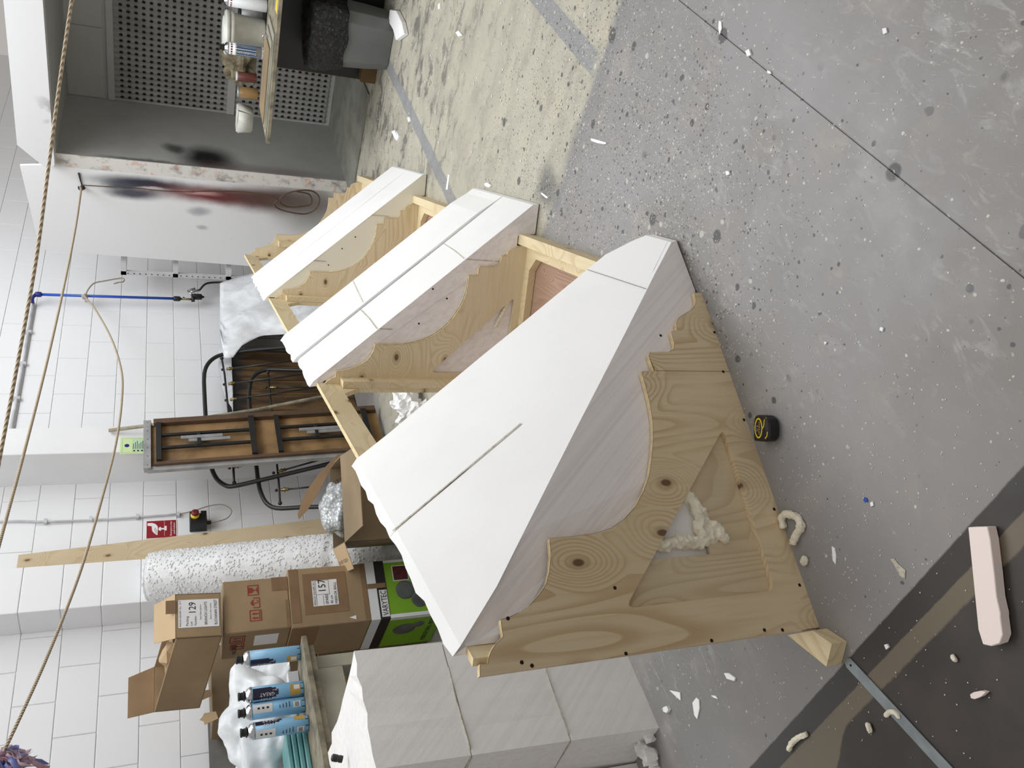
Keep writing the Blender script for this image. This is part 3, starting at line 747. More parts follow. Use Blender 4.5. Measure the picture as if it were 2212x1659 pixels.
# ------------------------------------------------------------------ CARDBOARD BOXES
c0 = V((2.717, 4.207, 0)); e1 = V((.970, -.243, 0)).normalized(); e2 = V((.15, .989, 0)).normalized(); Zv = V((0, 0, 1))
def carton(name, label, P, a, b, h, mat='card', tape=True, open_=False, dep=(0, 0, 0)):
    t = thing(name, label, 'box', V(P)+a*.5+b*.5)
    bm = bmesh.new(); P = V(P); up = V((0, 0, h))+V(dep)*0
    if not open_:
        hexa(bm, P, a, b, up)
    else:
        th = .005; an, bn = a.normalized()*th, b.normalized()*th
        hexa(bm, P, a, b, V((0, 0, th))); hexa(bm, P, a, bn, up); hexa(bm, P+b-bn, a, bn, up); hexa(bm, P, an, b, up); hexa(bm, P+a-an, an, b, up)
    obj('carton_body', bm, mat, t, bevel=0 if open_ else .004)
    return t
w1 = e1*.36; dpt = e2*.40
b1 = carton('mirror_ball_carton', 'printed green and black carton at the bottom of the box stack', c0+V((0, 0, .001)), w1, dpt, .449, 'green')
b2 = carton('cardboard_box', 'taped brown cardboard box with a white handwritten label marked 57', c0+V((0, 0, .452)), w1*.98, dpt, .452, 'card')
b3 = carton('cardboard_box', 'brown cardboard box printed with red fragile symbols, above the box marked 57', c0+V((.012, -.0, .906)), e1*.30, e2*.34, .355, 'card')
P4 = c0+V((-.01, -.02, 1.275)); d4 = (pY(437, 1520, 4.60)-P4); d4 = V((-.17, .42, .105))
t4 = thing('open_cardboard_box', 'open brown cardboard box with white packing label 129, topmost of the stack', 'box', P4)
bm = bmesh.new(); a4 = e1*.245; u4 = V((0, -.02, .232)); th = .005; an = a4.normalized()*th; dn4 = d4.normalized()*th
hexa(bm, P4, a4, d4, u4.normalized()*th); hexa(bm, P4, a4, dn4, u4); hexa(bm, P4+d4-dn4, a4, dn4, u4); hexa(bm, P4, an, d4, u4); hexa(bm, P4+a4-an, an, d4, u4)
obj('carton_body', bm, 'card', t4)
def flap(P, a, f, mat, par):
    bm = bmesh.new(); n = a.cross(f).normalized()*.004; P = V(P)
    vs = [P, P+a, P+a*.94+f, P+a*.06+f]; V1 = [bm.verts.new(v) for v in vs]; V2 = [bm.verts.new(v+n) for v in vs]
    bm.faces.new(V1); bm.faces.new(V2[::-1])
    for i in range(4): bm.faces.new([V1[i], V1[(i+1) % 4], V2[(i+1) % 4], V2[i]])
    return obj('flap', bm, mat, par)
tp = P4+u4
flap(tp, a4, V((.03, .10, .105)), 'cardlight', t4); flap(tp+d4, a4, V((-.02, .02, .13)), 'cardin', t4); flap(tp, d4, V((-.02, .03, -.02))+a4*.35, 'cardlight', t4); flap(tp+a4+d4*.08, d4*.9, V((.06, -.0, -.10)), 'cardlight', t4)
bm = bmesh.new(); blob(bm, tp+a4*.55+d4*.6-V((0, 0, .05)), .09, 2, .5, 9, (1, 1.3, .6)); obj('packing_paper', bm, 'cardlight', t4)
# torn tape on box 129 front
bm = bmesh.new(); hexa(bm, P4+a4*.55+u4*1.0-V((0, .004, 0)), a4*.3, V((0, -.002, 0)), V((0, 0, .05))); obj('torn_tape', bm, 'kraft', t4)
nF = e1.cross(Zv)   # outward normal of front faces (towards camera)
# labels on the boxes
def onface(P, s, h): return V(P)+e1*s+V((0, 0, h))
L4 = sheet('label_sheet', P4+a4.normalized()*.055+u4.normalized()*.012, a4, u4, .155, .208, 'paper', t4)
bp = P4+a4.normalized()*.060+u4.normalized()*.012; uu = u4.normalized(); ee = a4.normalized()
for s, dx, dz, h, wd in (('PRINCES SQUARE  Nov  2017', 0, .195, .008, .145), ('Packing', .004, .158, .012, .052), ('List', .004, .138, .011, .022), ('Number:', .004, .117, .011, .055), ('129', .068, .120, .036, .058),
                         ('Item Description:', .035, .092, .008, .085), ('BRANCH LIGHTS', .006, .062, .014, .128), ('Area in the centre:', .035, .040, .008, .092), ('BUCHANAN STREET', .004, .010, .015, .140)):
    text(s, bp+ee*dx+uu*dz, ee, uu, h, 'ink', L4, wd, depth=.003)
# red handling symbols
def glass(P, e, u, s, par):
    n = V(e).cross(V(u))
    bm = bmesh.new(); slab(bm, [[(0, 0), (1, 0), (1, 1), (0, 1)], [(.07, .07), (.07, .93), (.93, .93), (.93, .07)]], V(P)+n*.0012, V(e)*s, V(u)*s, n*.0006)
    slab(bm, [[(.25, .12), (.75, .12), (.75, .18), (.54, .2), (.54, .45), (.75, .6), (.78, .9), (.22, .9), (.25, .6), (.46, .45), (.46, .2), (.25, .18)]], V(P)+n*.0012, V(e)*s, V(u)*s, n*.0006)
    obj('fragile_mark', bm, 'redink', par)
def arrows(P, e, u, s, par):
    n = V(e).cross(V(u)); bm = bmesh.new(); slab(bm, [[(0, 0), (1.1, 0), (1.1, 1.1), (0, 1.1)], [(.07, .07), (.07, 1.03), (1.03, 1.03), (1.03, .07)]], V(P)+n*.0012, V(e)*s, V(u)*s, n*.0006)
    for x0 in (.18, .6): slab(bm, [[(x0+.06, .3), (x0+.18, .3), (x0+.18, .65), (x0+.24, .65), (x0+.12, .9), (x0, .65), (x0+.06, .65)]], V(P)+n*.0012, V(e)*s, V(u)*s, n*.0006)
    slab(bm, [[(.15, .16), (.95, .16), (.95, .22), (.15, .22)]], V(P)+n*.0012, V(e)*s, V(u)*s, n*.0006); obj('up_arrows_mark', bm, 'redink', par)
def umbrella(P, e, u, s, par):
    n = V(e).cross(V(u)); bm = bmesh.new(); slab(bm, [[(0, 0), (1, 0), (1, .6), (.93, .6), (.93, .07), (.07, .07), (.07, .6), (0, .6)]], V(P)+n*.0012, V(e)*s, V(u)*s, n*.0006)
    slab(bm, [[(.2, .5), (.45, .62), (.45, .3), (.5, .18), (.62, .14), (.74, .2), (.76, .3), (.70, .3), (.66, .22), (.58, .2), (.52, .3), (.52, .65), (.85, .5), (.7, .75), (.5, .85), (.3, .75)]], V(P)+n*.0012, V(e)*s, V(u)*s, n*.0006)
    obj('keep_dry_mark', bm, 'redink', par)
q3 = c0+V((.012, 0, .906))
arrows(q3+e1*.055+Zv*.155, e1, Zv, .058, b3); umbrella(q3+e1*.13+Zv*.160, e1, Zv, .06, b3); glass(q3+e1*.205+Zv*.163, e1, Zv, .06, b3)
sheet('parcel_tape', q3+e1*.0+Zv*0, e1, Zv, .16, .02, 'kraft', b3); sheet('parcel_tape', q3+e1*.22+Zv*0, e1, Zv, .08, .09, 'kraft', b3)
l3 = q3+e2*.34      # left face reads from the back corner to the front corner
arrows(l3-e2*.21+Zv*.24, -e2, Zv, .075, b3); glass(l3-e2*.12+Zv*.24, -e2, Zv, .075, b3); sheet('label_sheet', l3-e2*.15+Zv*.06, -e2, Zv, .13, .13, 'paper', b3); text('NCSE 2', l3-e2*.06+Zv*.28, -e2, Zv, .022, 'ink', b3, .12, depth=.003)
q2 = c0+V((0, 0, .452))
sheet('parcel_tape', q2+e1*.07+Zv*.12, e1, Zv, .245, .25, 'kraft', b2, off=.0008); sheet('parcel_tape', q2+e1*.03+Zv*.395, e1, Zv, .32, .05, 'kraft', b2); sheet('parcel_tape', q2+e1*0+Zv*0, e1, Zv, .3528, .03, 'kraft', b2)
sheet('parcel_tape', q2+e2*.40+Zv*.30, -e2, Zv, .4, .15, 'kraft', b2)
L2 = sheet('label_sheet', q2+e1*.115+Zv*.175, e1, Zv, .155, .145, 'paper', b2, off=.002); qq = q2+e1*.118+Zv*.175
for s, dx, dz, h, wd in (('PRINCES SQUARE 2017', .002, .130, .011, .148), ('SPARE', .004, .058, .017, .06), ('40 cm', .004, .032, .015, .05), ('MIRROR BALL', .002, .006, .016, .13), ('157', .075, .068, .042, .07)):
    text(s, qq+e1*dx+Zv*dz, e1, Zv, h, 'ink', L2, wd, depth=.0042)
for (a, bb_, cc_, d) in ((.0, .150, .124, .1255), (.062, .151, .048, .0495), (.0, .060, .085, .0865)):
    bm = bmesh.new(); hexa(bm, qq+e1*a+Zv*cc_+nF*.0032, e1*(bb_-a), nF*.0004, Zv*(d-cc_)); obj('ruled_line', bm, 'ink', L2)
for a in (.064, .149):
    bm = bmesh.new(); hexa(bm, qq+e1*a+Zv*.049+nF*.0032, e1*.0015, nF*.0004, Zv*.076); obj('ruled_line', bm, 'ink', L2)
bm = bmesh.new(); slab(bm, [[(.015, .085), (.04, .085), (.03, .125)], [(0, 0), (0, 0), (0, 0)]][:1], q2+nF*.001, e1, Zv, nF*.0006); slab(bm, [[(.02, .006), (.035, .006), (.02, .03)]], q2+nF*.001, e1, Zv, nF*.0006); obj('torn_label', bm, 'paper', b2)
# printed carton graphics
q1 = c0+V((0, 0, .001)); bk = 'black'
for (z0, z1, mt_) in ((.395, .449, 'caplabel'), (.335, .385, 'black')):
    sheet('printed_band', q1+Zv*z0, e1, Zv, .36, z1-z0, mt_, b1, off=.0008); sheet('printed_band', q1+e2*.40+Zv*z0, -e2, Zv, .40, z1-z0, mt_, b1, off=.0008)
for (z0, z1) in ((.385, .395),): sheet('printed_band', q1+Zv*z0, e1, Zv, .36, z1-z0, 'ink', b1); sheet('printed_band', q1+e2*.40+Zv*z0, -e2, Zv, .40, z1-z0, 'ink', b1)
for (s0, s1) in ((0, .022), (.345, .36)): sheet('printed_band', q1+e1*s0, e1, Zv, s1-s0, .335, 'caplabel', b1, off=.0016)
sheet('printed_band', q1+e2*.025, -e2, Zv, .025, .335, 'caplabel', b1, off=.0016)
vs_ = sheet('name_plate', q1+e1*.012+Zv*.338, e1, Zv, .165, .046, 'caplabel', b1, off=.0022); text('VARYTEC', q1+e1*.02+Zv*.344, e1, Zv, .034, 'ink', b1, .15, depth=.0042)
sheet('parcel_tape', q1+e1*.19+Zv*.34, e1, Zv, .03, .109, 'kraft', b1, off=.003)
def disc(P, e, u, r, mat, par, name, off=.002):
    n = V(e).cross(V(u)); bm = bmesh.new(); slab(bm, [[(math.cos(t)*r, math.sin(t)*r) for t in [k*math.pi/14 for k in range(28)]]], V(P)+n*off, e, u, n*.0006); obj(name, bm, mat, par)
def ball(P, n, r, par):    # printed ball picture: a very shallow dome on the print
    bm = bmesh.new(); lathe(bm, [(r, 0), (r*.96, .0012), (r*.7, .0024), (r*.3, .003), (0, .0032)], V(P)+n*.0015, n, 24); obj('ball_picture', bm, 'steelball', par, True)
ball(q1+e1*.165+Zv*.225, nF, .058, b1); ball(q1+e1*.10+Zv*.145, nF, .05, b1); ball(q1+e1*.20+Zv*.155, nF, .032, b1)
nS = (-e2).cross(Zv); ball(q1+e2*.17+Zv*.22, nS, .07, b1); ball(q1+e2*.12+Zv*.14, nS, .035, b1)
sheet('inset_frame', q1+e1*.225+Zv*.19, e1, Zv, .098, .098, 'caplabel', b1, off=.0012); sheet('inset_picture', q1+e1*.23+Zv*.195, e1, Zv, .088, .088, 'berry', b1, off=.0022)
text('MIRROR BALL 40CM', q1+e2*.36+Zv*.05, -e2, Zv, .03, 'ink', b1, .3, depth=.002)
# low box behind the stack, torn flap
b5 = carton('cardboard_box', 'dull brown cardboard box behind the open box, with a torn flap on its left', (2.52, 4.69, .70), V((.44, -.02, 0)), V((.0, .27, 0)), .61, 'card2')
for (x_, z_, s_) in [(pY(px_, py_, 4.67).x, pY(px_, py_, 4.67).z, q_) for px_, py_, q_ in ((421, 1485, .05), (434, 1512, .04), (446, 1562, .045))]:
    bm = bmesh.new(); slab(bm, [[(0, -.06), (s_, -.05), (s_*1.2, .01), (s_*.8, .02), (s_*.5, .035), (s_*.2, .015), (-s_*.3, .01)]], (x_, 4.655, z_), (1, 0, 0), (0, .3, 1), (0, .004, 0)); obj('torn_flap', bm, 'cardlight', b5)
b6 = carton('cardboard_box', 'plain dark cardboard box on the floor under the dull torn box', (2.51, 4.68, .0), V((.46, -.02, 0)), V((.0, .29, 0)), .695, 'card2')
# open box with bubble film inside, in front of the bedsteads
PB = V((2.93, 3.72, 0)); ea = V((.62, .02, 0)); eb = V((.02, .36, 0))
TL, TR, TF = pz(745, 1172, .60), pz(735, 1000, .62), pz(840, 1170, .60)
F1, F2 = V((3.047, 3.891, .60)), V((3.477, 3.618, .60)); ea = F2-F1; eb = V((.53, .84, 0)).normalized()*.36
b7 = thing('open_cardboard_box', 'wide open cardboard box holding silvery bubble film, behind the near foam slab', 'box', (F1.x, F1.y, 0))
P = V((F1.x, F1.y, 0)); up = V((0, 0, .6)); th = .005; an, bn = ea.normalized()*th, eb.normalized()*th
bm = bmesh.new(); hexa(bm, P, ea, eb, V((0, 0, th))); hexa(bm, P, ea, bn, up); hexa(bm, P+eb-bn, ea, bn, up); hexa(bm, P, an, eb, up); hexa(bm, P+ea-an, an, eb, up)
obj('carton_body', bm, 'card2', b7)
flap(F1, ea, V((-.20, -.34, -.02)), 'card2', b7)
flap(F1, eb, (-ea).normalized()*.15+V((0, 0, -.05)), 'cardlight', b7)
pl = [ppl(x, y, F2+eb*.5, -_F) for x, y in ((738, 984), (716, 1010), (700, 1040), (684, 1070), (664, 1102), (645, 1122), (643, 1112), (652, 1082), (662, 1060), (690, 1022), (722, 988), (730, 982))]
nrm = -_F; e_1 = _Dd; e_2 = _Rr; Oq = F2+eb*.5
bm = bmesh.new(); slab(bm, [[((q-Oq).dot(e_1), (q-Oq).dot(e_2)) for q in pl]], Oq, e_1, e_2, _F*.006); obj('flap', bm, 'cardin', b7, label='bent dark flap with hand-written marks')
text('GTC', ppl(718, 1052, Oq-_F*.01, -_F), V(-_Rr*.6-_Dd*.9)*-1, _Rr*.9-_Dd*.5, .022, 'ink', b7, .09, depth=.004)
text('DO NOT CRUSH', F1+(-ea).normalized()*.10+V((0, 0, -.035))+eb.normalized()*.34, -eb.normalized(), ea.normalized()+V((0, 0, .33)), .022, 'ink', b7, .26, depth=.006)
bm = bmesh.new(); blob(bm, P+ea*.45+eb*.62+V((0, 0, .57)), .16, 4, .18, 5, (1, 1, .75)); obj('bubble_film', bm, 'filmshine', b7, True)
# ------------------------------------------------------------------ TRESTLE TABLE ON END, BROOM HANDLE
def topz(P, x):
    f = (V(P)-_C).dot(_Fh); s = (x-1106)/FPX
    return HC-f*(math.sin(PIT)+s*math.cos(PIT))/(math.cos(PIT)-s*math.sin(PIT))
T1, T2, B1 = V((4.432, 4.70, 1.667)), V((4.906, 4.70, 1.672)), V((4.27, 4.42, .0))
tr = thing('folding_table', 'folding banquet table stood on end, brown underside and black legs towards the room', 'table', V((4.5, 4.45, 0)))
er = (T2-T1); wd = er.length; er.normalize(); ed = (B1-T1); ht = ed.length; ed.normalize(); en = er.cross(-ed).normalized()  # en faces the camera side
if en.dot(_C-T1) < 0: en = -en
def tb(name, mat, w0, w1, h0, h1, d0, d1, lab=None):
    bm = bmesh.new(); hexa(bm, T1+er*w0*wd+ed*h0*ht+en*d0, er*(w1-w0)*wd, ed*(h1-h0)*ht, en*(d1-d0)); return obj(name, bm, mat, tr, bevel=.001, label=lab)
tb('tabletop', 'mdf', .03, .97, .015, .985, -.012, .006, 'stained brown underside of the folding table')
tb('edge_trim', 'alu', -.01, 1.01, -.012, .018, -.02, .03, 'pale alloy edge with screws'); tb('edge_trim', 'alu', -.03, .045, 0, 1, -.02, .012)
tb('side_rail', 'brown', .045, .10, .03, .98, .006, .035); tb('side_rail', 'brown', .90, 1.0, .03, .98, .006, .045)
for a, b in ((.04, .44), (.53, .93)):
    for w_ in (.36, .63): tb('leg', 'iron', w_-.022, w_+.022, a, b, .03, .05)
    tb('crossbar', 'iron', .10, .90, a-.0, a+.022, .028, .055); tb('crossbar', 'iron', .10, .92, b-.018, b+.006, .028, .055)
    tb('brace', 'alu', .44, .50, a+.13, b-.10, .045, .052); tb('brace', 'alu', .50, .56, a+.10, b-.13, .05, .057)
    tb('bracket', 'iron', .36, .63, a+.165, a+.18, .03, .056)
bm = bmesh.new()
for k in range(6):
    P = T1+er*wd*(.05+.18*k)-ed*(-.005*ht)+en*.031; vv = [bm.verts.new(P+(er*math.cos(t)+ed*math.sin(t))*.004) for t in [q*math.pi/3 for q in range(6)]]; bm.faces.new(vv)
obj('screws', bm, 'hole', tr)
bm = bmesh.new(); tube(bm, [pY(235, 930, 4.735), pY(400, 909, 4.64), pY(560, 884, 4.56), pY(720, 852, 4.40), pY(800, 834, 4.32)], .0135, 10)
tag(obj('broom_handle', bm, 'tabletop', smooth=True), 'long pale round pole leaning across the folding table', 'pole')
# ------------------------------------------------------------------ BEDSTEADS
def pathY(px, f): return [pY(x, y, f(x)) for x, y in px]
def bed(label, outer, rail, spind, f, R, loc):
    t = thing('bedstead', label, 'bed frame', loc)
    bm = bmesh.new(); tube(bm, spline(pathY(outer, f), 6), R, 10); obj('hoop', bm, 'iron', t, True)
    for seg in rail:
        bm = bmesh.new(); tube(bm, pathY(seg, f), R*.5, 8); P = pathY(seg, f)
        for q in (P[0], P[-1]): blob(bm, q, R*.95, 2, 0, 1)
        obj('rail', bm, 'iron', t, True)
    for a, b in spind:
        A, B = pY(a[0], a[1], f(a[0])), pY(b[0], b[1], f(b[0])); d = (B-A).normalized()
        bm = bmesh.new(); tube(bm, [A, B], R*.42, 8); s_ = obj('spindle', bm, 'iron', t, True)
        bm = bmesh.new(); lathe(bm, [(.006, -.012), (.015, -.004), (.008, .004), (.019, .016), (.010, .028), (.014, .04), (.008, .05)], A, d, 12); obj('finial', bm, 'brass', s_, True, 'dull brass turned finial')
        bm = bmesh.new(); blob(bm, A-d*.045, .012, 2, 0, 1); obj('knob', bm, 'iron', s_, True)
    return t
fA = lambda x: 4.90-(x-440)*.0012; fB = lambda x: 4.80-(x-540)*.0012
bed('tall black iron bedstead with rounded corners leaning behind the folding table',
    [(730, 745), (627, 750), (540, 757), (490, 764), (465, 772), (448, 788), (441, 812), (442, 860), (446, 930), (450, 975), (457, 1010), (468, 1034), (486, 1048), (505, 1050), (560, 1038), (640, 1019), (715, 1001), (760, 990)],
    [[(479, 774), (485, 808), (492, 875), (498, 940), (503, 994), (506, 1043)]],
    [((492, 797), (650, 777)), ((496, 829), (672, 806)), ((500, 863), (690, 836)), ((509, 1008), (714, 962))], fA, .017, (5.2, 4.6, 0))
bed('lower black iron bedstead in front of the tall one, brass finials showing',
    [(740, 800), (657, 799.7), (589, 798), (570, 800), (553, 808), (542, 824), (538, 862), (545, 930), (552, 990), (558, 1040), (565, 1068), (578, 1089), (601, 1098), (650, 1096), (705, 1094), (760, 1088)],
    [[(579, 804), (584, 861), (590, 920), (596, 980), (602, 1040), (605, 1087)]],
    [((586, 837), (668, 837)), ((604, 1018), (720, 985)), ((610, 1058), (690, 1050))], fB, .016, (5.0, 4.5, 0))
# ------------------------------------------------------------------ CABINET + DUST SHEET
cb = thing('wooden_cabinet', 'dark brown upended wooden cabinet half covered by the plastic dust sheet', 'cabinet', (5.7, 4.9, 0))
bm = bmesh.new(); hexa(bm, (5.12, 4.955, 0), (.95, 0, 0), (0, .09, 0), (0, 0, 1.06)); obj('cabinet_back', bm, 'cabwood', cb) if 'cabwood' in M else None
def cabwood():
    mt, b = newmat('stained_cabinet_wood'); x, y, z = coords(); v = vec(x*5, y, z*.8); n = noi(v, 3, 4, .6)
    col = cmix(ss(n, .38, .62), srgb(112, 86, 54), srgb(66, 50, 34)); col = cmix(ss(z+(n-.5)*.25, .86, .98), col, srgb(34, 34, 34)); finish(b, col, .55); return mt
M['cabwood'] = cabwood()
bm = bmesh.new(); hexa(bm, (5.10, 4.95, 0), (.97, 0, 0), (0, .09, 0), (0, 0, 1.06)); obj('cabinet_body', bm, 'cabwood', cb)
for k in range(5):
    bm = bmesh.new(); hexa(bm, (5.11+k*.19, 4.938, 0.01), (.182, 0, 0), (0, .011, 0), (0, 0, 1.04)); obj('plank', bm, 'cabwood', cb)
bm = bmesh.new(); bx(bm, 6.15, 6.85, 4.84, 5.02, 0, .98); bmesh.ops.bevel(bm, geom=bm.edges[:], offset=.02, segments=2, affect='EDGES')
tag(obj('covered_panel_stack', bm, 'greypanel'), 'grey panel stack standing under the plastic dust sheet by the wall', 'panels')
def dust(rows, Yf, name, n=26, amp=.05, seed=0):
    bm = bmesh.new(); G = []; xs = [r[0] for r in rows]
    def lerp(x, k):
        for a, b in zip(rows, rows[1:]):
            if a[0] <= x <= b[0]:
                t = (x-a[0])/(b[0]-a[0]); return a[k]+(b[k]-a[k])*t
    N = 30
    for i in range(N+1):
        x = xs[0]+(xs[-1]-xs[0])*i/N; a, b = lerp(x, 1), lerp(x, 2); r = []
        for j in range(n+1):
            y = a+(b-a)*j/n
            q = noise.noise(V((x*.016, y*.03, seed)))*amp+noise.ridged_multi_fractal(V((x*.012+y*.02, y*.05-x*.01, seed+3)), 1, 2, 3, 1, 2)*amp*.35
            r.append(bm.verts.new(pY(x, y, Yf(x, y)-q)))
        G.append(r)
    for i in range(N):
        for j in range(n): bm.faces.new([G[i][j], G[i][j+1], G[i+1][j+1], G[i+1][j]])
    return bm
ds = dust([(475, 612, 735), (485, 608, 775), (505, 602, 772), (520, 597, 748), (545, 590, 734), (565, 588, 725), (620, 588, 722), (700, 592, 724), (760, 600, 730)], lambda x, y: 4.86-(x-475)*.0012, 'dust_sheet', amp=.06)
D = obj('dust_sheet', ds, 'sheet', None, True); so = D.modifiers.new('s', 'SOLIDIFY'); so.thickness = .002
tag(D, 'translucent white plastic dust sheet draped over panels against the wall', 'dust sheet')
ds2 = dust([(472, 735, 800), (480, 740, 840), (492, 750, 868), (500, 775, 880), (503, 840, 892)], lambda x, y: 4.93, 'd', 14, .02, 4)
D2 = obj('sheet_tail', ds2, 'sheet', D, True)
# ------------------------------------------------------------------ SIGNS, STOP BUTTON, CONDUIT
XU = V((1, 0, 0))
sg = thing('safety_sign', 'small pale green safety notice with blue emblem on the white pillar', 'sign', (4.735, 4.757, 1.76))
g0 = V((4.652, 4.757, 1.60)); gs = sheet('sign_plate', g0, XU, Zv, .166, .25, 'signgreen', sg, .002, .0005)
sheet('sign_border', g0+V((.010, 0, .012)), XU, Zv, .146, .226, 'signfr', sg, .0004, .0027) if 'signfr' in M else None
sheet('sign_panel', g0+V((.016, 0, .085)), XU, Zv, .134, .085, 'signmint', sg, .0004, .0028); sheet('sign_panel', g0+V((.016, 0, .018)), XU, Zv, .134, .060, 'signtan', sg, .0004, .0028)
disc(g0+V((.083, 0, .205)), XU, Zv, .016, 'dkblue', sg, 'emblem', .0031)
for k in range(3): sheet('symbol', g0+V((.022, 0, .150-k*.026)), XU, Zv, .014, .012, ('red', 'ink', 'ink')[k], sg, .0003, .0034)
bm = bmesh.new()
for k in range(6): hexa(bm, g0+V((.046, -.0036, .160-k*.0125)), (.055+.028*((k*37) % 3)/2, 0, 0), (0, .0004, 0), (0, 0, .004))
for k in range(4): hexa(bm, g0+V((.046, -.0036, .066-k*.0125)), (.07+.02*((k*17) % 3)/2, 0, 0), (0, .0004, 0), (0, 0, .004))
obj('small_print', bm, 'ink', sg)
for (a, b, c, d) in ((.008, .158, .010, .013), (.008, .158, .235, .238), (.008, .011, .010, .238), (.155, .158, .010, .238)):
    bm = bmesh.new(); hexa(bm, g0+V((a, -.0034, c)), (b-a, 0, 0), (0, .0004, 0), (0, 0, d-c)); obj('sign_border', bm, 'signmint', sg)
rs = thing('emergency_stop_sign', 'red emergency stop sign with white pressing hand on the block wall', 'sign', (4.21, 5.079, 1.57))
r0 = V((4.131, YW-.0015, 1.474)); sheet('sign_backing', r0+V((-.006, 0, -.006)), XU, Zv, .168, .208, 'paper', rs, .001, .0003); sheet('sign_plate', r0, XU, Zv, .156, .196, 'signred', rs, .0006, .0014)
def sp(zx, zy): return ((810-zy)/430*.156, (1-(zx-240)/850)*.196)
bm = bmesh.new()
slab(bm, [[sp(*q) for q in ((265, 430), (400, 430), (490, 460), (555, 520), (562, 600), (550, 742), (520, 735), (440, 680), (395, 620), (385, 510), (265, 495))]], r0+V((0, -.0024, 0)), XU, Zv, (0, -.0004, 0))
slab(bm, [[sp(*q) for q in ((578, 592), (590, 560), (620, 543), (650, 543), (650, 572), (752, 572), (752, 525), (812, 525), (812, 638), (752, 638), (752, 610), (650, 610), (650, 642), (620, 640), (590, 622))]], r0+V((0, -.0024, 0)), XU, Zv, (0, -.0004, 0))
slab(bm, [[sp(*q) for q in ((745, 390), (752, 390), (752, 770), (745, 770))]], r0+V((0, -.0024, 0)), XU, Zv, (0, -.0004, 0))
obj('hand_pictogram', bm, 'paper', rs)
bm = bmesh.new()
for a, b in (((470, 560), (540, 700)), ((495, 560), (548, 670)), ((455, 590), (520, 715))):
    p, q = V(sp(*a)), V(sp(*b)); slab(bm, [[(p.x, p.y), (q.x, q.y), (q.x+.0015, q.y+.0025), (p.x+.0015, p.y+.0025)]], r0+V((0, -.0029, 0)), XU, Zv, (0, -.0004, 0))
obj('finger_lines', bm, 'signred', rs)
text('Emergency stop', r0+V((.012, 0, .030)), XU, Zv, .013, 'paper', rs, .13, depth=.0026); text('push button', r0+V((.028, 0, .009)), XU, Zv, .013, 'paper', rs, .10, depth=.0026)
es = thing('emergency_stop_box', 'black emergency stop box with a red mushroom button on the block wall', 'switch', (4.23, 5.06, 1.33))
part('box', 'black', es, (4.165, 4.285, 4.985, YW, 1.27, 1.385), bevel=.004)
bm = bmesh.new(); lathe(bm, [(.030, 0), (.030, .014), (.018, .016), (.018, .026)], (4.235, 4.985, 1.35), (0, -1, 0), 20); obj('button_collar', bm, 'yellow', es, True)
bm = bmesh.new(); lathe(bm, [(.016, .026), (.026, .03), (.026, .045), (.015, .05)], (4.235, 4.985, 1.35), (0, -1, 0), 20); obj('mushroom_button', bm, 'red', es, True)
sheet('rating_label', (4.258, 4.9845, 1.31), XU, Zv, .022, .045, 'caplabel', es); bm = bmesh.new(); lathe(bm, [(.014, 0), (.014, .03)], (4.205, 5.03, 1.27), (0, 0, -1), 12); obj('cable_gland', bm, 'black', es)
bm = bmesh.new(); tube(bm, spline([(4.35, 5.067, 3.6), (4.35, 5.067, 2.6), (4.325, 5.067, 2.3), (4.32, 5.067, 1.9), (4.332, 5.067, 1.45)], 5), .0075, 8)
cdt = tag(obj('cable_conduit', bm, 'conduit', None, True), 'thin white painted conduit running down the block wall to the stop box', 'conduit')
bm = bmesh.new(); tube(bm, spline([(4.332, 5.067, 1.45), (4.338, 5.05, 1.36), (4.362, 5.03, 1.25), (4.36, 5.02, 1.155), (4.30, 5.02, 1.095), (4.237, 5.03, 1.128), (4.205, 5.03, 1.22), (4.205, 5.03, 1.245)], 8), .0045, 8); obj('cable', bm, 'cord', cdt, True)
for z_ in (2.3, 2.02, 1.72, 1.45):
    part('clip', 'conduit', cdt, (4.31, 4.345, 5.055, YW, z_, z_+.02))
bm = bmesh.new(); tube(bm, [(6.84, 5.062, 2.615), (4.94, 5.062, 2.615)], .013, 10); hc = tag(obj('air_line', bm, 'conduit', None, True), 'painted grey pipe running along the wall from the blue valve to the pillar', 'pipe')
for k in range(4): part('clip', 'conduit', hc, (5.15+k*.42, 5.18+k*.42, 5.05, YW, 2.59, 2.65))
# blue air drop with regulator
bp_ = thing('compressed_air_drop', 'vertical bright blue air pipe with valve and regulator on the block wall', 'pipe', (6.86, 4.98, 1.43))
PA, PBp = pY(84, 636, 4.985), pY(375, 645, 4.985)
bm = bmesh.new(); tube(bm, [PA, PBp], .0125, 12); obj('pipe', bm, 'blue', bp_, True)
bm = bmesh.new(); lathe(bm, [(.022, 0), (.024, .01), (.024, .035), (.018, .05)], PA+V((0, 0, -.02)), (0, 0, 1), 12); tube(bm, [PA+V((0, 0, .02)), PA+V((-.02, .02, .05)), PA+V((-.06, .05, .05))], .016, 8); obj('valve_fitting', bm, 'dkblue', bp_, True)
bm = bmesh.new(); lathe(bm, [(.02, 0), (.024, .006), (.024, .05), (.018, .06)], PBp, (0, 0, -1), 12); obj('coupling', bm, 'black', bp_, True)
Q = PBp+V((0, 0, -.06)); bm = bmesh.new(); tube(bm, [Q, Q+V((0, 0, -.075)), Q+V((.0, 0, -.10))], .010, 8); lathe(bm, [(.008, 0), (.012, .01), (.006, .03)], Q+V((.0, 0, -.03)), (1, 0, .1), 8); obj('nipple', bm, 'brass', bp_, True)
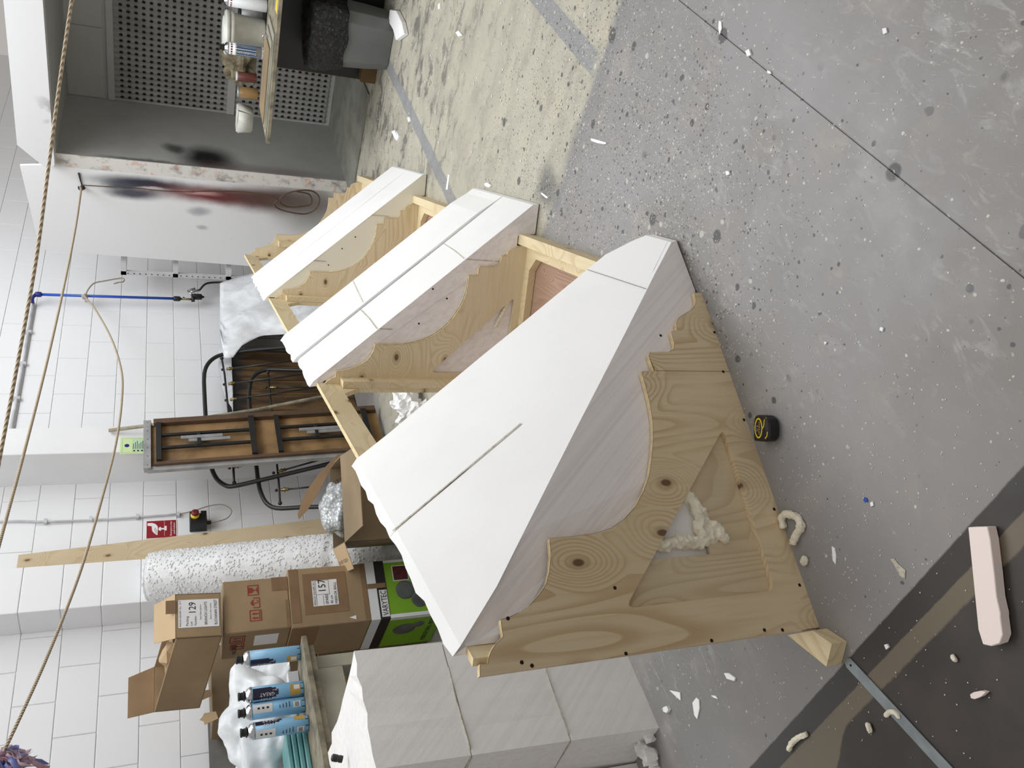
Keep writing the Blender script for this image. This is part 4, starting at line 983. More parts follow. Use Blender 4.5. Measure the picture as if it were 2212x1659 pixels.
bm = bmesh.new(); hexa(bm, Q+V((-.02, -.02, -.125)), (.07, 0, 0), (0, .035, 0), (0, 0, .03)); lathe(bm, [(.026, 0), (.03, .01), (.028, .075), (.012, .085), (.008, .1)], Q+V((.045, 0, -.11)), (0, 0, -1), 14); obj('regulator', bm, 'black', bp_, True)
bm = bmesh.new(); tube(bm, [Q+V((.06, -.01, -.10)), Q+V((.12, -.01, -.07))], .012, 8); tube(bm, [Q+V((.12, -.01, -.07)), Q+V((.16, -.01, -.13))], .012, 8); tube(bm, [Q+V((.10, -.01, -.09)), Q+V((.14, -.01, -.17))], .012, 8); obj('outlet', bm, 'chrome', bp_, True)
bm = bmesh.new(); tube(bm, spline([Q+V((.14, -.01, -.17)), pY(445, 613, 4.93), pY(470, 610, 4.92), pY(500, 611, 4.9), pY(540, 612, 4.9)], 6), .010, 10); obj('hose', bm, 'black', bp_, True)
bm = bmesh.new(); tube(bm, [pY(184, 645, 4.985), pY(184, 650, YW)], .006, 8); lathe(bm, [(.017, 0), (.017, .02)], pY(184, 640, 4.985), (0, 0, -1), 10); obj('pipe_clip', bm, 'chrome', bp_)
# ------------------------------------------------------------------ ROPES, HOOK, RIBBONS
def rope(name, label, pts, r, mat='rope', cat='rope'):
    bm = bmesh.new(); P = spline([pd(x, y, t) for x, y, t in pts], 8)
    rr = r if not isinstance(r, tuple) else [r[0]+(r[1]-r[0])*i/(len(P)-1) for i in range(len(P))]
    tube(bm, P, rr, 8); return tag(obj(name, bm, mat, None, True), label, cat)
rope('rope', 'thickest beige rope, hanging slack across the top in front of the booth hood', [(215, -500, 3.9), (162, -40, 3.65), (155, 0, 3.62), (130, 170, 3.56), (106, 350, 3.5), (78, 560, 3.42), (35, 800, 3.3), (0, 985, 3.2), (-20, 1090, 3.16), (-150, 1700, 3.0)], .0072)
th_ = (pX(177, 405, 7.04)-_C).dot(_F)
rope('rope', 'thin grey rope tied to the hook on the white booth panel', [(176, 404, th_), (165, 480, th_*.93), (150, 560, th_*.85), (128, 665, th_*.76), (97, 800, th_*.66), (50, 985, th_*.55), (0, 1170, th_*.47), (-20, 1250, th_*.45), (-150, 1750, th_*.38)], (.0085, .0065))
tk = (pY(184, 640, 4.95)-_C).dot(_F)
rope('rope', 'beige cord looping from the blue pipe down to the ribbon bunch', [(184, 641, tk), (192, 652, tk*.985), (205, 667, tk*.97), (240, 730, tk*.9), (262, 800, tk*.83), (263, 865, tk*.77), (250, 960, tk*.69), (218, 1085, tk*.6), (180, 1215, tk*.52), (140, 1325, tk*.46), (95, 1435, tk*.41), (50, 1535, tk*.37), (10, 1620, tk*.345)], (.0085, .0058), 'rope')
bm = bmesh.new(); tube(bm, spline([pY(x, y, 4.97) for x, y in ((184, 640), (190, 626), (203, 612), (225, 607), (262, 601), (268, 605), (265, 609), (256, 610), (246, 613))], 6), .0065, 8)
blob(bm, pY(183, 640, 4.96), .026, 2, .35, 30)
tag(obj('rope_tail', bm, 'cord', None, True), 'loose cord end knotted round the blue pipe and curling down', 'rope')
hk = thing('wall_hook', 'dark screw hook and twisted wire on the white booth panel', 'hook', (7.04, 3.99, 2.19))
bm = bmesh.new(); P = pX(178, 404, 7.035); tube(bm, spline([P+V((.0, 0, .03)), P+V((-.03, .01, .02)), P+V((-.035, 0, -.01)), P+V((-.01, 0, -.02))], 5), .006, 8); tube(bm, [pX(170, 374, 7.03), pX(174, 390, 7.03), P], [.009, .006, .004], 6); blob(bm, P, .016, 2, .3, 20); obj('hook', bm, 'iron', hk, True)
bm = bmesh.new(); tube(bm, spline([pX(x, y, 7.03) for x, y in ((177, 400), (230, 403), (300, 407), (350, 412), (420, 415))], 4), .0045, 6); obj('wire', bm, 'brown', hk, True)
bm = bmesh.new(); c = pX(640, 430, 6.98)
pts = [pX(x, y, 6.96) for x, y in ((400, 413), (520, 414), (580, 424), (600, 432), (592, 440), (600, 450), (625, 458), (660, 462), (683, 450), (690, 428), (675, 413), (645, 412), (615, 420), (604, 436), (622, 447), (650, 446), (672, 440), (668, 420), (640, 414))]
tube(bm, spline(pts, 6), .0065, 6)
tag(obj('coiled_cable', bm, 'brown', None, True), 'brown coiled cable hanging against the red-sprayed booth panel', 'cable')
rb = thing('ribbon_bunch', 'bunch of pink, mauve and blue ribbons at the end of the cord', 'ribbons', pd(10, 1620, 2.6))
random.seed(11)
for k in range(30):
    P0 = pd(10+(k % 5)*4-8, 1622+(k % 7)*5-8, 2.62); ang = random.uniform(-1.2, 2.2); ln = random.uniform(.05, .11); d = (_Dd*math.cos(ang)*.8 - _Rr*abs(math.sin(ang)) + _F*random.uniform(-.5, .5)).normalized()
    if k % 3 == 0: d = (_Dd*.7-_Rr*random.uniform(0, .8)+_F*random.uniform(-.4, .4)).normalized()
    sd = d.cross(V((random.uniform(-1, 1), random.uniform(-1, 1), random.uniform(-1, 1)))).normalized(); bm = bmesh.new(); prev = None
    for i in range(7):
        c = P0+d*ln*i/6+V((0, 0, -.03*(i/6)**2))+sd*.012*math.sin(i*1.3+k); wv = sd.cross(d)*.009*(1 if i < 6 else .4)+sd*.004*math.cos(i)
        cur = (bm.verts.new(c-wv), bm.verts.new(c+wv))
        if prev: bm.faces.new([prev[0], prev[1], cur[1], cur[0]])
        prev = cur
    o = obj('ribbon', bm, ('pinkrib', 'mauve', 'bluerib')[k % 3], rb, True); o.modifiers.new('s', 'SOLIDIFY').thickness = .0006
# ------------------------------------------------------------------ LEFT WORKBENCH
gp = bmesh.new(); hexa(gp, (1.2, 4.99, 0), (1.47, 0, 0), (0, .02, 0), (0, 0, 1.32)); tag(obj('grey_board', gp, 'greypanel'), 'grey sheet of board leaning on the wall behind the bench', 'board')
wb = thing('workbench', 'rough workbench with layered board top and cream painted legs at the left', 'workbench', (1.7, 3.6, 0))
f1 = (V((1.49, 3.289, 0))-V((2.129, 3.403, 0))).normalized(); g1 = V((f1.y, -f1.x, 0)); g1 = g1 if g1.y > 0 else -g1
E0 = V((2.15, 3.395, 0)); ln = 1.5
for (z0, z1, d0, mt_, nm) in ((.978, 1.0, 0, 'tabletop', 'top_board'), (.953, .976, .012, 'tabletop', 'top_board')):
    bm = bmesh.new(); hexa(bm, E0+f1*(d0*4)+g1*d0+V((0, 0, z0)), f1*ln, g1*.62, (0, 0, z1-z0)); obj(nm, bm, mt_, wb)
bm = bmesh.new(); hexa(bm, E0+f1*.16+g1*.04+V((0, 0, .84)), f1*1.2, g1*.04, (0, 0, .11)); obj('apron_rail', bm, 'benchpaint', wb)
for (a, g) in ((.08, .05), (.08, .50), (1.3, .5)):
    bm = bmesh.new(); hexa(bm, E0+f1*a+g1*g, f1*.07, g1*.07, (0, 0, .95)); obj('leg', bm, 'benchpaint', wb, bevel=.002)
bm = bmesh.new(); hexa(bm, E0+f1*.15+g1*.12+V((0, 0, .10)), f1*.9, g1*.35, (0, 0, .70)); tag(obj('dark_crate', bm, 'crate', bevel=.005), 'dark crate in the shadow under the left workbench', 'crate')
def cylpatch(bm, C_, r, a0, a1, z0, z1, n=8):
    prev = None
    for i in range(n+1):
        a = a0+(a1-a0)*i/n; d = V((math.cos(a), math.sin(a), 0)); cur = (bm.verts.new(C_+d*r+V((0, 0, z0))), bm.verts.new(C_+d*r+V((0, 0, z1))))
        if prev: bm.faces.new([prev[0], cur[0], cur[1], prev[1]])
        prev = cur
def cyltext(s, C_, r, ang, z0, h, width, mat, par, vertical=True):
    cu = bpy.data.curves.new('t', 'FONT'); cu.body = s; cu.resolution_u = 1; o = bpy.data.objects.new('t', cu); COL.objects.link(o)
    me = bpy.data.meshes.new_from_object(o.evaluated_get(bpy.context.evaluated_depsgraph_get())); bpy.data.objects.remove(o); me.name = 'lettering'
    xs = [v.co.x for v in me.vertices]; sx = width/(max(xs)-min(xs)); sy = h/.7
    for v in me.vertices:
        t, u = (v.co.y*sy, v.co.x*sx) if vertical else (-v.co.x*sx, v.co.y*sy)
        a = ang-t/r; v.co = C_+V((math.cos(a), math.sin(a), 0))*r+V((0, 0, z0+u))
    me.materials.append(M[mat]); ob = bpy.data.objects.new('lettering', me); COL.objects.link(ob); setp(ob, par); return ob
def foamcan(P, label, turn, H, r=.034, kind='sky', grp=None):
    t = thing('foam_can', label, 'aerosol can', P, grp); P = V(P); k = H/.27
    bm = bmesh.new(); lathe(bm, [(r*.97, 0), (r, .006), (r, .215*k)], P+V((0, 0, .001)), (0, 0, 1), 28); body = obj('can_body', bm, {'sky': 'canblue', 'slate': 'caplabel', 'white': 'caplabel'}[kind], t, True)
    bm = bmesh.new(); lathe(bm, [(r, .215*k), (r*1.03, .218*k), (r*1.0, .223*k), (r*.8, .234*k), (r*.45, .242*k), (r*.42, .246*k)], P, (0, 0, 1), 28); obj('can_shoulder', bm, 'chrome', t, True)
    bm = bmesh.new(); lathe(bm, [(r*.62, .243*k), (r*.66, .247*k), (r*.5, .25*k), (r*.46, .262*k), (r*.56, .264*k), (r*.5, H)], P, (0, 0, 1), 12); obj('valve_cap', bm, 'black', t)
    d = _C-P; th = math.atan2(d.y, d.x)+turn
    def patch(nm, mt_, a0, a1, z0, z1, e=.0006):
        bm = bmesh.new(); cylpatch(bm, P, r+e, th+a0, th+a1, z0*k, z1*k); return obj(nm, bm, mt_, t, True)
    if kind == 'sky':
        patch('navy_panel', 'navy', -.75, .75, .135, .213); patch('navy_panel', 'navy', -.6, .6, .118, .136); patch('navy_panel', 'navy', -.35, .35, .108, .119)
        patch('navy_base', 'navy', -3.14, 3.14, .004, .016); patch('gold_panel', 'gold', -.7, .7, .016, .06); patch('white_square', 'caplabel', .0, .55, .02, .044, .0009)
        patch('warning_label', 'caplabel', -2.5, -1.35, .135, .212); patch('barcode_label', 'caplabel', -2.3, -1.6, .022, .05, .0009)
        bm = bmesh.new()
        for q in range(9): cylpatch(bm, P, r+.0013, th-2.22+q*.062, th-2.22+q*.062+.03, .027*k, .045*k, 1)
        for q in range(3): cylpatch(bm, P, r+.0013, th-1.9-.12, th-1.9+.12, (.15+q*.018)*k, (.159+q*.018)*k, 2)
        for q in range(4): cylpatch(bm, P, r+.0013, th-2.2, th-1.5-.1*q, (.065+q*.013)*k, (.068+q*.013)*k, 4)
        obj('barcode', bm, 'ink', t)
        cyltext('GREAT', P, r+.0012, th+.02, .122*k, .015, .062*k, 'caplabel', t); cyltext('STUFF', P, r+.0012, th+.02-.62, .128*k, .013, .055*k, 'caplabel', t); cyltext('PRO', P, r+.0012, th+.35, .112*k, .007, .02, 'caplabel', t)
    elif kind == 'slate':
        patch('slate_panel', 'souda', -1.5, 1.5, .03, .175); patch('cream_band', 'signtan', -1.6, 1.6, .175, .181); patch('red_band', 'red', -1.6, 1.6, .196, .206); patch('dark_base', 'black', -3.14, 3.14, .002, .026)
        patch('picture', 'greypanel', -.7, .9, .03, .062, .0009)
        cyltext('Soudafoam', P, r+.0012, th-.15, .062*k, .019, .105*k, 'caplabel', t); cyltext('GUN', P, r+.0012, th+.75, .145*k, .009, .028, 'red', t)
    else:
        patch('red_band', 'red', -1.6, 1.6, .196, .206)
    return t
for (x, y, x2, lab, turn) in ((648, 1410, 515, 'light blue foam can standing alone at the right end of the bench', -.95), (655, 1487, 520, 'foam can with its dark oval badge fully facing the room, middle of the bench', .05),
                           (658, 1522, 520, 'foam can showing its warning label, between two other blue cans', 2.2), (666, 1562, 525, 'foam can farthest left on the bench beside the teal sheets', 1.35)):
    P = pz(x, y, 1.0); P = V((P.x, P.y, 1.0)); foamcan(P, lab, turn, topz(P, x2-3)-1.0)
bm = bmesh.new(); blob(bm, (1.99, 3.88, 1.10), .25, 5, .26, 5, (1.35, .7, .80))
for v in bm.verts:
    v.co += V((0, 0, 1))*(noise.ridged_multi_fractal(v.co*5, 1, 2, 4, 1, 2)-1)*.026; v.co.z = max(v.co.z, 1.003)
tag(obj('white_bag', bm, 'bag_white', None, True), 'large crumpled white polythene bag on the bench behind the blue cans', 'bag')
bm = bmesh.new(); blob(bm, (1.40, 3.88, 1.06), .2, 4, .3, 6, (1.3, .7, .55))
for v in bm.verts: v.co.z = max(v.co.z, 1.003)
tag(obj('white_bag', bm, 'bag_white', None, True), 'flatter white polythene bag at the left end of the bench above the teal sheets', 'bag')
for k in range(4):
    bm = bmesh.new(); hexa(bm, (1.36+.01*k, 3.50+.012*k, 1.001+k*.022), (.50-.02*k, .07, 0), (-.02, .16, 0), (0, 0, .019))
    tag(obj('teal_sheet', bm, 'teal', bevel=.004), 'folded translucent teal sheet, %s in the pile on the bench' % ('lowest', 'second lowest', 'second from the top', 'topmost')[k], 'plastic sheet', 'teal sheets piled on the bench')
bm = bmesh.new(); bx(bm, 2.0, 2.09, 3.58, 3.63, 1.002, 1.05); tag(obj('small_carton', bm, 'paper', bevel=.002), 'small white carton on the bench right of the row of cans', 'carton')
# ------------------------------------------------------------------ BOOTH BENCH, BIN AND CLUTTER
bt = thing('booth_bench', 'paint-splashed board bench standing at the mouth of the spray booth', 'workbench', (6.5, 2.0, 0))
ZT = .85; c_l = pz(575, 310, ZT); c_r = pz(602, 0, ZT)
dv = (c_r-c_l).normalized(); L_ = 2.6; dep = V((-dv.y, dv.x, 0)); dep = dep if dep.x > 0 else -dep
bm = bmesh.new(); hexa(bm, V((c_l.x, c_l.y, ZT-.028)), dv*L_, dep*.62+V((0, 0, 0)), (0, 0, .027)); obj('bench_top', bm, 'tabletop', bt, bevel=.002)
bm = bmesh.new(); hexa(bm, V((c_l.x, c_l.y, ZT-.003))+dv*.95+dep*.03, dv*.25, dep*.1, (0, 0, .0045)); obj('yellow_stain', bm, 'yellow', bt)
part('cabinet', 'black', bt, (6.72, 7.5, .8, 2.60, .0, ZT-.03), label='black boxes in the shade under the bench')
part('leg', 'brown', bt, (6.86, 6.90, 2.62, 2.66, 0.012, ZT-.03))
def onT(x, y): P = pz(x, y, ZT); return V((P.x, P.y, ZT+.001))
P = onT(576, 116); P = P-dep*0; foamcan(P, 'slate blue foam can standing in front of the white bucket on the booth bench', -.1, topz(P, 470)-ZT, .043, 'slate')
P = V((6.83, 2.52, ZT+.001)); P = onT(571, 82); H_ = topz(P, 478)-ZT; R_ = .15
bk_ = thing('plastic_bucket', 'white lidded plastic bucket on the booth bench', 'bucket', P)
bm = bmesh.new(); lathe(bm, [(R_*.84, 0), (R_*.86, .01), (R_*.97, H_*.74), (R_*1.04, H_*.745), (R_*1.04, H_*.83), (R_*.98, H_*.84)], P, (0, 0, 1), 32); obj('bucket_body', bm, 'tubwhite', bk_, True)
bm = bmesh.new(); lathe(bm, [(R_*1.07, H_*.85), (R_*1.08, H_*.93), (R_*1.0, H_*.96), (R_*.8, H_*.95), (R_*.75, H_*1.0), (R_*.5, H_*1.01)], P, (0, 0, 1), 32); obj('lid', bm, 'tubwhite', bk_, True)
def tin(name, label, cat, x, y, xt, r, mat, lid=None):
    P = onT(x, y); H = topz(P, xt)-ZT; t = thing(name, label, cat, P)
    bm = bmesh.new(); lathe(bm, [(r*.98, 0), (r, .004), (r, H*.9), (r*.92, H*.92)], P, (0, 0, 1), 24); obj('body', bm, mat, t, True)
    bm = bmesh.new(); lathe(bm, [(r*.9, H*.9), (r*.96, H*.92), (r*.96, H), (r*.2, H*1.005)], P, (0, 0, 1), 24); obj('lid', bm, lid or mat, t, True); return t
tin('paint_tin', 'dented grey paint tin with black lid beside the white bucket', 'tin', 566, 42, 512, .085, 'alu', 'black')
P = onT(577, 14); foamcan(P, 'white foam can with red band at the right edge on the booth bench', 0, topz(P, 468)-ZT, .045, 'white')
tin('glass_jar', 'amber jar with metal lid on the booth bench', 'jar', 557, 204, 510, .045, 'amber', 'alu')
tin('maroon_bottle', 'small maroon bottle lying among the wrapping on the booth bench', 'bottle', 554, 170, 507, .038, 'maroon', 'caplabel')
bm = bmesh.new(); cpt = onT(560, 160); blob(bm, cpt+V((.31, .06, .11)), .15, 4, .5, 7, (.7, 1.0, 1.0))
for v in bm.verts: v.co.z = max(v.co.z, ZT+.003)
tag(obj('crumpled_wrapping', bm, 'khaki', None, False), 'crumpled khaki paper wrapping behind the maroon bottle', 'paper')
P = onT(556, 250); bm = bmesh.new(); hexa(bm, P+V((-.02, -.02, .030)), (.15, .0, 0), (0, .17, 0), (0, 0, .13))
for v in bm.verts:
    if v.co.z > ZT+.05: v.co.y += .02 if v.co.y > P.y else -.02
bmesh.ops.bevel(bm, geom=bm.edges[:], offset=.012, segments=2, affect='EDGES'); tag(obj('plastic_tub', bm, 'tubwhite', None, True), 'translucent white plastic tub at the left end of the booth bench', 'tub')
for k in range(3):
    P = onT(565-k, 300-6*k); bm = bmesh.new(); hexa(bm, V((c_l.x, c_l.y, ZT+.001+k*.010))+dv*(.06+.03*k)+dep*(.03+.02*k), dv*(.75-.09*k), dep*(.40-.04*k), (0, 0, .0085))
    tag(obj('cardboard_offcut', bm, 'benchpaint' if k < 2 else 'card2'), 'flat cardboard offcut on the booth bench, %s of three' % ('lowest', 'middle', 'topmost')[k], 'cardboard', 'flat offcuts on the booth bench')
bm = bmesh.new(); hexa(bm, V((c_l.x, c_l.y, ZT+.002))+dv*1.18+dep*.01, dv*.25, dep*.16, (0, 0, .01)); tag(obj('paper_scrap', bm, 'paper'), 'white paper scrap at the front edge of the booth bench', 'paper')
gn = thing('foam_gun', 'chrome foam gun lying on the booth bench before the bucket', 'foam gun', onT(580, 100))
P = onT(584, 95); bm = bmesh.new(); tube(bm, [P+V((0, .10, .015)), P+V((0, -.02, .018))], .007, 8); obj('barrel', bm, 'chrome', gn, True)
bm = bmesh.new(); tube(bm, spline([P+V((0, -.02, .018)), P+V((0, -.06, .03)), P+V((0, -.05, .055)), P+V((0, -.02, .05))], 5), .006, 8); obj('trigger_guard', bm, 'chrome', gn, True); bm = bmesh.new(); tube(bm, [P+V((0, .05, .012)), P+V((.0, .16, .010))], .012, 8); obj('handle', bm, 'black', gn, True)
# bin
bn = thing('waste_bin', 'grey plastic waste bin with shiny black liner below the booth bench', 'bin', (6.43, 2.19, 0))
bc = V((6.45, 2.17, 0)); zb = topz(V((6.27, 2.15, 0)), 745)
def octa(hx, hy, ch): return [(hx-ch, -hy), (hx, -hy+ch), (hx, hy-ch), (hx-ch, hy), (-hx+ch, hy), (-hx, hy-ch), (-hx, -hy+ch), (-hx+ch, -hy)]
bm = bmesh.new(); rings = []
for z_, k in ((.002, .86), (zb*.5, .93), (zb+.12, 1.0)): rings.append([bm.verts.new(bc+V((a*k, b*k, z_))) for a, b in octa(.20, .215, .07)])
for a, b in zip(rings, rings[1:]):
    for i in range(8): bm.faces.new([a[i], a[(i+1) % 8], b[(i+1) % 8], b[i]])
bm.faces.new(rings[0][::-1]); bm.faces.new(rings[-1]); obj('bin_body', bm, 'binplastic', bn, bevel=.004)
zt_ = topz(V((6.27, 2.15, 0)), 664); bm = bmesh.new(); rings = []
for i in range(15):
    t = i/14; z_ = zb+(zt_-zb)*min(1, t*1.25); ring = []
    rad = .235+.03*math.sin(t*3.1) if t < .8 else .25-(t-.8)*.6
    for q in range(40):
        a = q*2*math.pi/40; c = max(abs(math.cos(a)), abs(math.sin(a))); sq = 1/(c**.55)
        w_ = 1+.05*noise.noise(V((math.cos(a)*2.4, math.sin(a)*2.4, z_*6)))+.035*noise.noise(V((a*4, z_*16, 3)))
        ring.append(bm.verts.new(bc+V((math.cos(a)*rad*sq*.92*w_, math.sin(a)*rad*sq*w_, z_+.02*noise.noise(V((a*2, t*3, 1)))))))
    rings.append(ring)
for a, b in zip(rings, rings[1:]):
    for i in range(40): bm.faces.new([a[i], a[(i+1) % 40], b[(i+1) % 40], b[i]])
bm.faces.new(rings[-1]); obj('bin_liner', bm, 'liner', bn, True, 'shiny black bin liner folded over the rim')
bm = bmesh.new(); bx(bm, 6.60, 6.70, 2.46, 2.58, .0, .12); tag(obj('ochre_carton', bm, 'ochre', bevel=.003), 'small ochre carton on the floor beside the waste bin', 'carton')
# big white scrap by the bin
P = pz(862, 58, .0); bm = bmesh.new(); sc_ = [pz(*q, .012) for q in ((846, 48), (849, 22), (862, 24), (874, 48), (880, 74), (862, 88), (856, 66))]
slab(bm, [[(p.x, p.y) for p in sc_]], (0, 0, .002), (1, 0, 0), (0, 1, 0), (0, 0, .035)); tag(obj('foam_scrap', bm, 'foam', bevel=.004), 'white angular foam scrap on the floor at the foot of the waste bin', 'foam scrap')
# ------------------------------------------------------------------ FLOOR THINGS
tm = thing('tape_measure', 'black and yellow tape measure lying on the floor beside the plywood end panel', 'tape measure', (1.352, 1.345, 0))
ur = V((.659, -.752, 0)); uf = V((.752, .659, 0)); tc_ = V((1.352, 1.345, 0))
def tp2(a, b): return tc_+ur*a+uf*b
outl = [(-.037, .034), (-.020, .036), (.020, .035), (.033, .031), (.037, .018), (.036, -.010), (.026, -.028), (.008, -.034), (-.018, -.034), (-.032, -.027), (-.037, -.010)]
bm = bmesh.new(); slab(bm, [outl], tc_+V((0, 0, .003)), ur, uf, (0, 0, .036)); obj('case', bm, 'black', tm, bevel=.004)
bm = bmesh.new(); slab(bm, [[(p[0]*1.03, p[1]*1.03) for p in outl[4:10]]+[(-.02, -.01), (.02, -.01)]], tc_+V((0, 0, .010)), ur, uf, (0, 0, .022)); obj('rubber_grip', bm, 'mauve_dark', tm) if 'mauve_dark' in M else bm.free()
def ell(a, b, n=28, cx=0, cy=0): return [(cx+math.cos(t)*a, cy+math.sin(t)*b) for t in [k*2*math.pi/n for k in range(n)]]
bm = bmesh.new(); slab(bm, [ell(.029, .0165, cy=.012), ell(.0245, .0125, cy=.012)], tc_+V((0, 0, .0392)), ur, uf, (0, 0, .0006)); obj('yellow_ring', bm, 'yellow', tm)
bm = bmesh.new()
for pl in ([(-.002, -.003), (.006, -.010), (.022, -.012), (.030, -.020)], [(-.028, -.016), (-.020, -.024), (-.006, -.026)]):
    for a, b in zip(pl, pl[1:]):
        d = (V(b)-V(a)).normalized(); n_ = V((-d.y, d.x))*.0016; slab(bm, [[(a[0]-n_.x, a[1]-n_.y), (b[0]-n_.x, b[1]-n_.y), (b[0]+n_.x, b[1]+n_.y), (a[0]+n_.x, a[1]+n_.y)]], tc_+V((0, 0, .0392)), ur, uf, (0, 0, .0006))
slab(bm, [[(.028, .027), (.034, .029), (.030, .031)]], tc_+V((0, 0, .0392)), ur, uf, (0, 0, .0006)); obj('yellow_trim', bm, 'yellow', tm)
text('STANLEY', tp2(.0185, .0115)+V((0, 0, .0395)), -ur, -uf, .0058, 'yellow', tm, .037, depth=.0004); text('5-16', tp2(.008, .0195)+V((0, 0, .0395)), -ur, -uf, .0045, 'paper', tm, .017, depth=.0004)
M['grip'] = simple('dark_grip', (58, 50, 54), .7)
bm = bmesh.new(); slab(bm, [[(.008, -.012), (.030, -.016), (.026, -.026), (.010, -.031), (-.010, -.030), (-.004, -.018)]], tc_+V((0, 0, .0392)), ur, uf, (0, 0, .0006)); obj('grip_panel', bm, 'grip', tm)
# foam strip
bm = bmesh.new(); fs = [pz(*q, .03) for q in ((2090, 1139), (2132, 1138), (2138, 1165), (2147, 1240), (2152, 1290), (2160, 1325), (2160, 1334), (2165, 1372), (2158, 1390), (2140, 1396), (2122, 1392), (2112, 1360), (2102, 1260))]
slab(bm, [[(p.x, p.y) for p in fs]], (0, 0, .002), (1, 0, 0), (0, 1, 0), (0, 0, .027)); tag(obj('foam_strip', bm, 'foam_pink', bevel=.0015), 'long pinkish-white foam offcut strip lying across the black floor line', 'foam strip')
# steel bar
a, b = pz(1832, 1428, 0), pz(2046, 1659, 0); d = (b-a).normalized(); n_ = V((-d.y, d.x, 0))*.0145; e_ = a+d*.62
bm = bmesh.new(); slab(bm, [[(p.x, p.y) for p in (a-n_*.6-d*.004, a+n_*.6-d*.004, a+n_+d*.006, e_+n_, e_-n_, a-n_+d*.006)], [((a+d*.014).x+math.cos(t)*.0035, (a+d*.014).y+math.sin(t)*.0035) for t in [k*math.pi/4 for k in range(8)]]], (0, 0, .001), (1, 0, 0), (0, 1, 0), (0, 0, .003))
tag(obj('steel_bar', bm, 'metalrule'), 'flat grey steel bar with a hole in its end on the dark floor', 'metal bar')
# glue curls
def curl(px, r, label, mat='glue', seed=0, name='glue_curl'):
    bm = bmesh.new()
    P = spline([pz(x, y, r) for x, y in px], 5)
    for i, p in enumerate(P): blob(bm, p, r*(1+.25*noise.noise(V((i*.9, seed, 0)))), 2, .35, 40)
    return tag(fuse(obj(name, bm, mat, None, True), .0022), label, 'glue scrap')
curl([(1692, 1136), (1688, 1120), (1696, 1111), (1712, 1113), (1725, 1122), (1730, 1138), (1722, 1152), (1714, 1170)], .010, 'hooked curl of cream expanding foam beside the plywood end panel')
curl([(1738, 1208), (1736, 1216)], .009, 'small cream foam blob on the floor near the end panel corner')
curl([(1704, 1618), (1712, 1604), (1724, 1594), (1740, 1586)], .0075, 'bent cream foam curl on the black floor line at lower left')
curl([(1914, 1545), (1922, 1538), (1934, 1539), (1940, 1548)], .006, 'cream foam curl lying on the steel bar')
curl([(1874, 1566), (1879, 1578)], .007, 'cream oval foam crumb on the dark floor beside the steel bar')
curl([(2058, 1418), (2064, 1426)], .0055, 'yellowish foam crumb on the dark floor below the foam strip')
def chip(px, z, label, mat='foam', name='foam_chip', cat='foam scrap', grp=None):
    bm = bmesh.new(); P = [pz(*q, z) for q in px]; slab(bm, [[(p.x, p.y) for p in P]], (0, 0, .0008), (1, 0, 0), (0, 1, 0), (0, 0, z)); return tag(obj(name, bm, mat), label, cat, grp)
chip([(2096, 1500), (2104, 1495), (2120, 1492), (2130, 1495), (2120, 1504), (2106, 1510), (2098, 1508)], .012, 'white foam chip alone on the dark brown floor', 'foam_pink')
chip([(1446, 1491), (1469, 1496), (1470, 1513), (1462, 1506)], .004, 'triangular white foam flake near the foot of the left foam stack')
chip([(1496, 1518), (1504, 1507), (1510, 1512), (1511, 1530), (1506, 1553), (1500, 1545)], .004, 'long ragged white foam flake near the left foam stack')
chip([(1432, 1528), (1440, 1525), (1444, 1533), (1440, 1540), (1433, 1537)], .012, 'small cubic foam chip near the left foam stack')
chip([(1564, 1454), (1574, 1454), (1588, 1464), (1586, 1471), (1570, 1466)], .006, 'white foam chip on the grey floor left of the end panel foot')
chip([(1536, 1502), (1546, 1503), (1551, 1510), (1542, 1507)], .003, 'thin white foam shaving near the floor joint at lower left')
chip([(1797, 1180), (1803, 1184), (1806, 1200), (1805, 1219), (1799, 1210)], .003, 'slim white paint flake between the end panel and black line')
chip([(1924, 1208), (1932, 1206), (1940, 1218), (1956, 1232), (1955, 1250), (1945, 1245), (1936, 1228)], .0015, 'lacy dried white patch on the floor above the black line', 'seam', 'dried_splash')
chip([(1910, 1393), (1916, 1391), (1920, 1398), (1914, 1403)], .005, 'white crumb on the black line near the steel bar')
chip([(1867, 1074), (1872, 1076), (1875, 1083), (1869, 1086), (1865, 1080)], .002, 'tiny blue paint chip on the grey floor', 'blue', 'paint_chip', 'chip')
chip([(1880, 1086), (1885, 1083), (1887, 1092), (1881, 1094)], .003, 'white flake beside the tiny blue paint chip')
chip([(1276, 299), (1283, 300), (1310, 308), (1308, 312), (1290, 309), (1277, 304)], .003, 'white foam shaving strip on the grey floor right of the beige area')
chip([(1168, 416), (1172, 417), (1184, 426), (1181, 429), (1170, 420)], .003, 'curved white shaving on the dark sprayed patch')
chip([(1046, 397), (1052, 394), (1060, 400), (1056, 405), (1048, 402)], .01, 'white foam chip beside the middle pair of foam blocks')
chip([(963, 409), (968, 377), (971, 378), (967, 410)], .002, 'long thin white shaving on the beige floor behind the foam blocks')
chip([(984, 70), (990, 66), (998, 76), (990, 79)], .01, 'white crumb in the dark scuffed part of the beige floor')
chip([(946, 10), (950, 6), (950, 18), (946, 20)], .01, 'cream crumb at the right edge of the beige floor')
chip([(851, 288), (857, 285), (861, 294), (857, 304), (852, 298)], .012, 'cream foam lump on the beige floor before the booth')
chip([(880, 255), (884, 252), (886, 260), (882, 264)], .012, 'small white foam crumb on the grey tape line by the booth')
chip([(846, 284), (852, 281), (856, 290), (853, 300)], .02, 'white foam chunk lying near the booth floor board')
chip([(1657, 152), (1664, 154), (1666, 160), (1658, 158)], .004, 'rectangular white chip near the concrete joint')
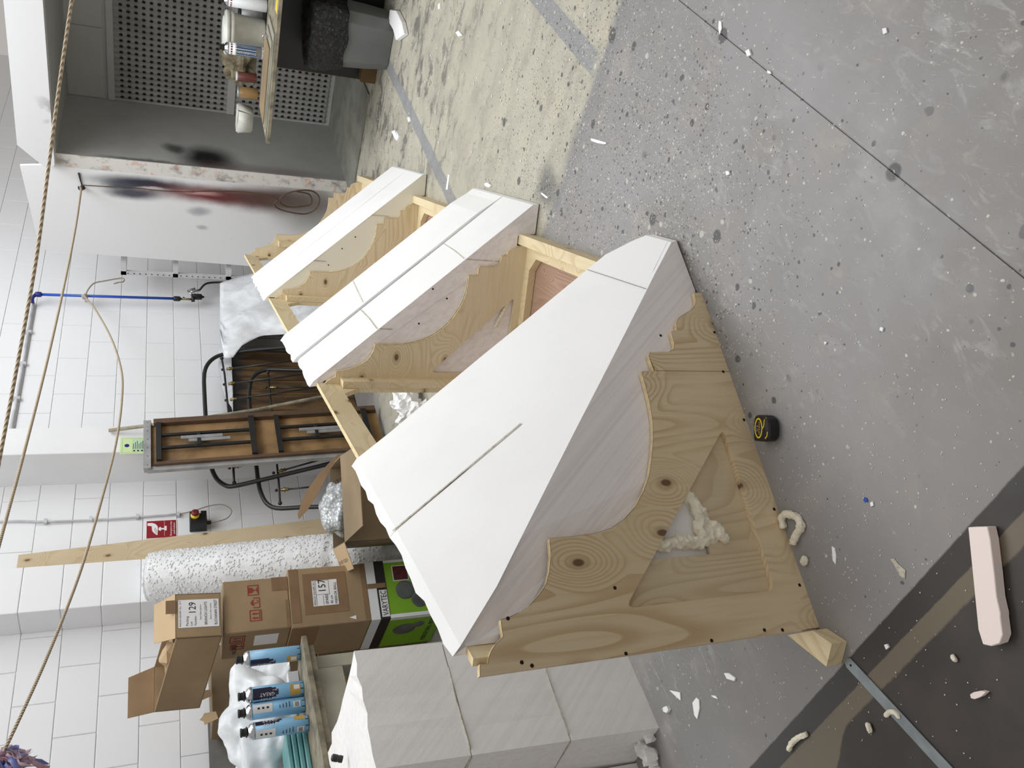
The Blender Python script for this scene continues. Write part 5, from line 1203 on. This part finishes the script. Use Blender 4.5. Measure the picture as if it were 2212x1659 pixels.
chip([(1553, 45), (1558, 46), (1559, 62), (1554, 75), (1552, 60)], .003, 'oval white paint flake above the concrete joint')
chip([(1906, 62), (1914, 60), (1916, 70), (1908, 74)], .004, 'white chip on the bare grey floor at the far right')
chip([(1780, 738), (1786, 739), (1782, 745)], .004, 'lone white chip on the open grey floor')
chip([(1902, 706), (1908, 708), (1906, 716), (1900, 713)], .004, 'white flake on the open grey floor below the long foam end')
chip([(1610, 110), (1618, 106), (1622, 118), (1614, 122)], .006, 'crumb lump lodged beside the concrete joint')
chip([(1567, 370), (1574, 369), (1576, 376), (1569, 379)], .006, 'square white chip among dark paint drips')
# uncountable crumbs
random.seed(21); bm = bmesh.new()
def crumb(x, y, r):
    v = [bm.verts.new((x+a*r, y+b*r, .0008+c*r)) for a, b, c in ((1, 0, .5), (0, 1, .5), (-1, 0, .5), (0, -1, .5), (0, 0, 1.1), (0, 0, 0))]
    for i in range(4): bm.faces.new([v[i], v[(i+1) % 4], v[4]]); bm.faces.new([v[(i+1) % 4], v[i], v[5]])
for k in range(1500):
    u = random.random()
    if u < .42: x, y, r = random.gauss(1.05, .35), random.gauss(1.35, .35), random.uniform(.0006, .0020)
    elif u < .75: x, y, r = random.uniform(1.5, 3.0), random.gauss(1.2, .45), random.uniform(.0008, .0026)
    else: x, y, r = random.uniform(3.0, 6.6), random.uniform(.7, 3.4), random.uniform(.0015, .006)
    P = V((x, y, 0))-O; l, w_ = P.dot(Lv), P.dot(Wv)
    if -.05 < w_ < .90 and l > w_*.9-.05: continue
    crumb(x, y, r)
st = tag(obj('foam_crumbs', bm, 'foam'), 'scatter of tiny white foam crumbs over the floor', 'crumbs'); st['kind'] = 'stuff'
bm = bmesh.new(); random.seed(5)
for k in range(9): blob(bm, (3.98+random.uniform(-.2, .2), 3.62+random.uniform(-.13, .13), .04+random.uniform(0, .08)), random.uniform(.035, .07), 3, .5, 14)
tag(obj('foam_offcut_heap', bm, 'foam'), 'heap of torn white foam behind the open frame', 'foam scrap')
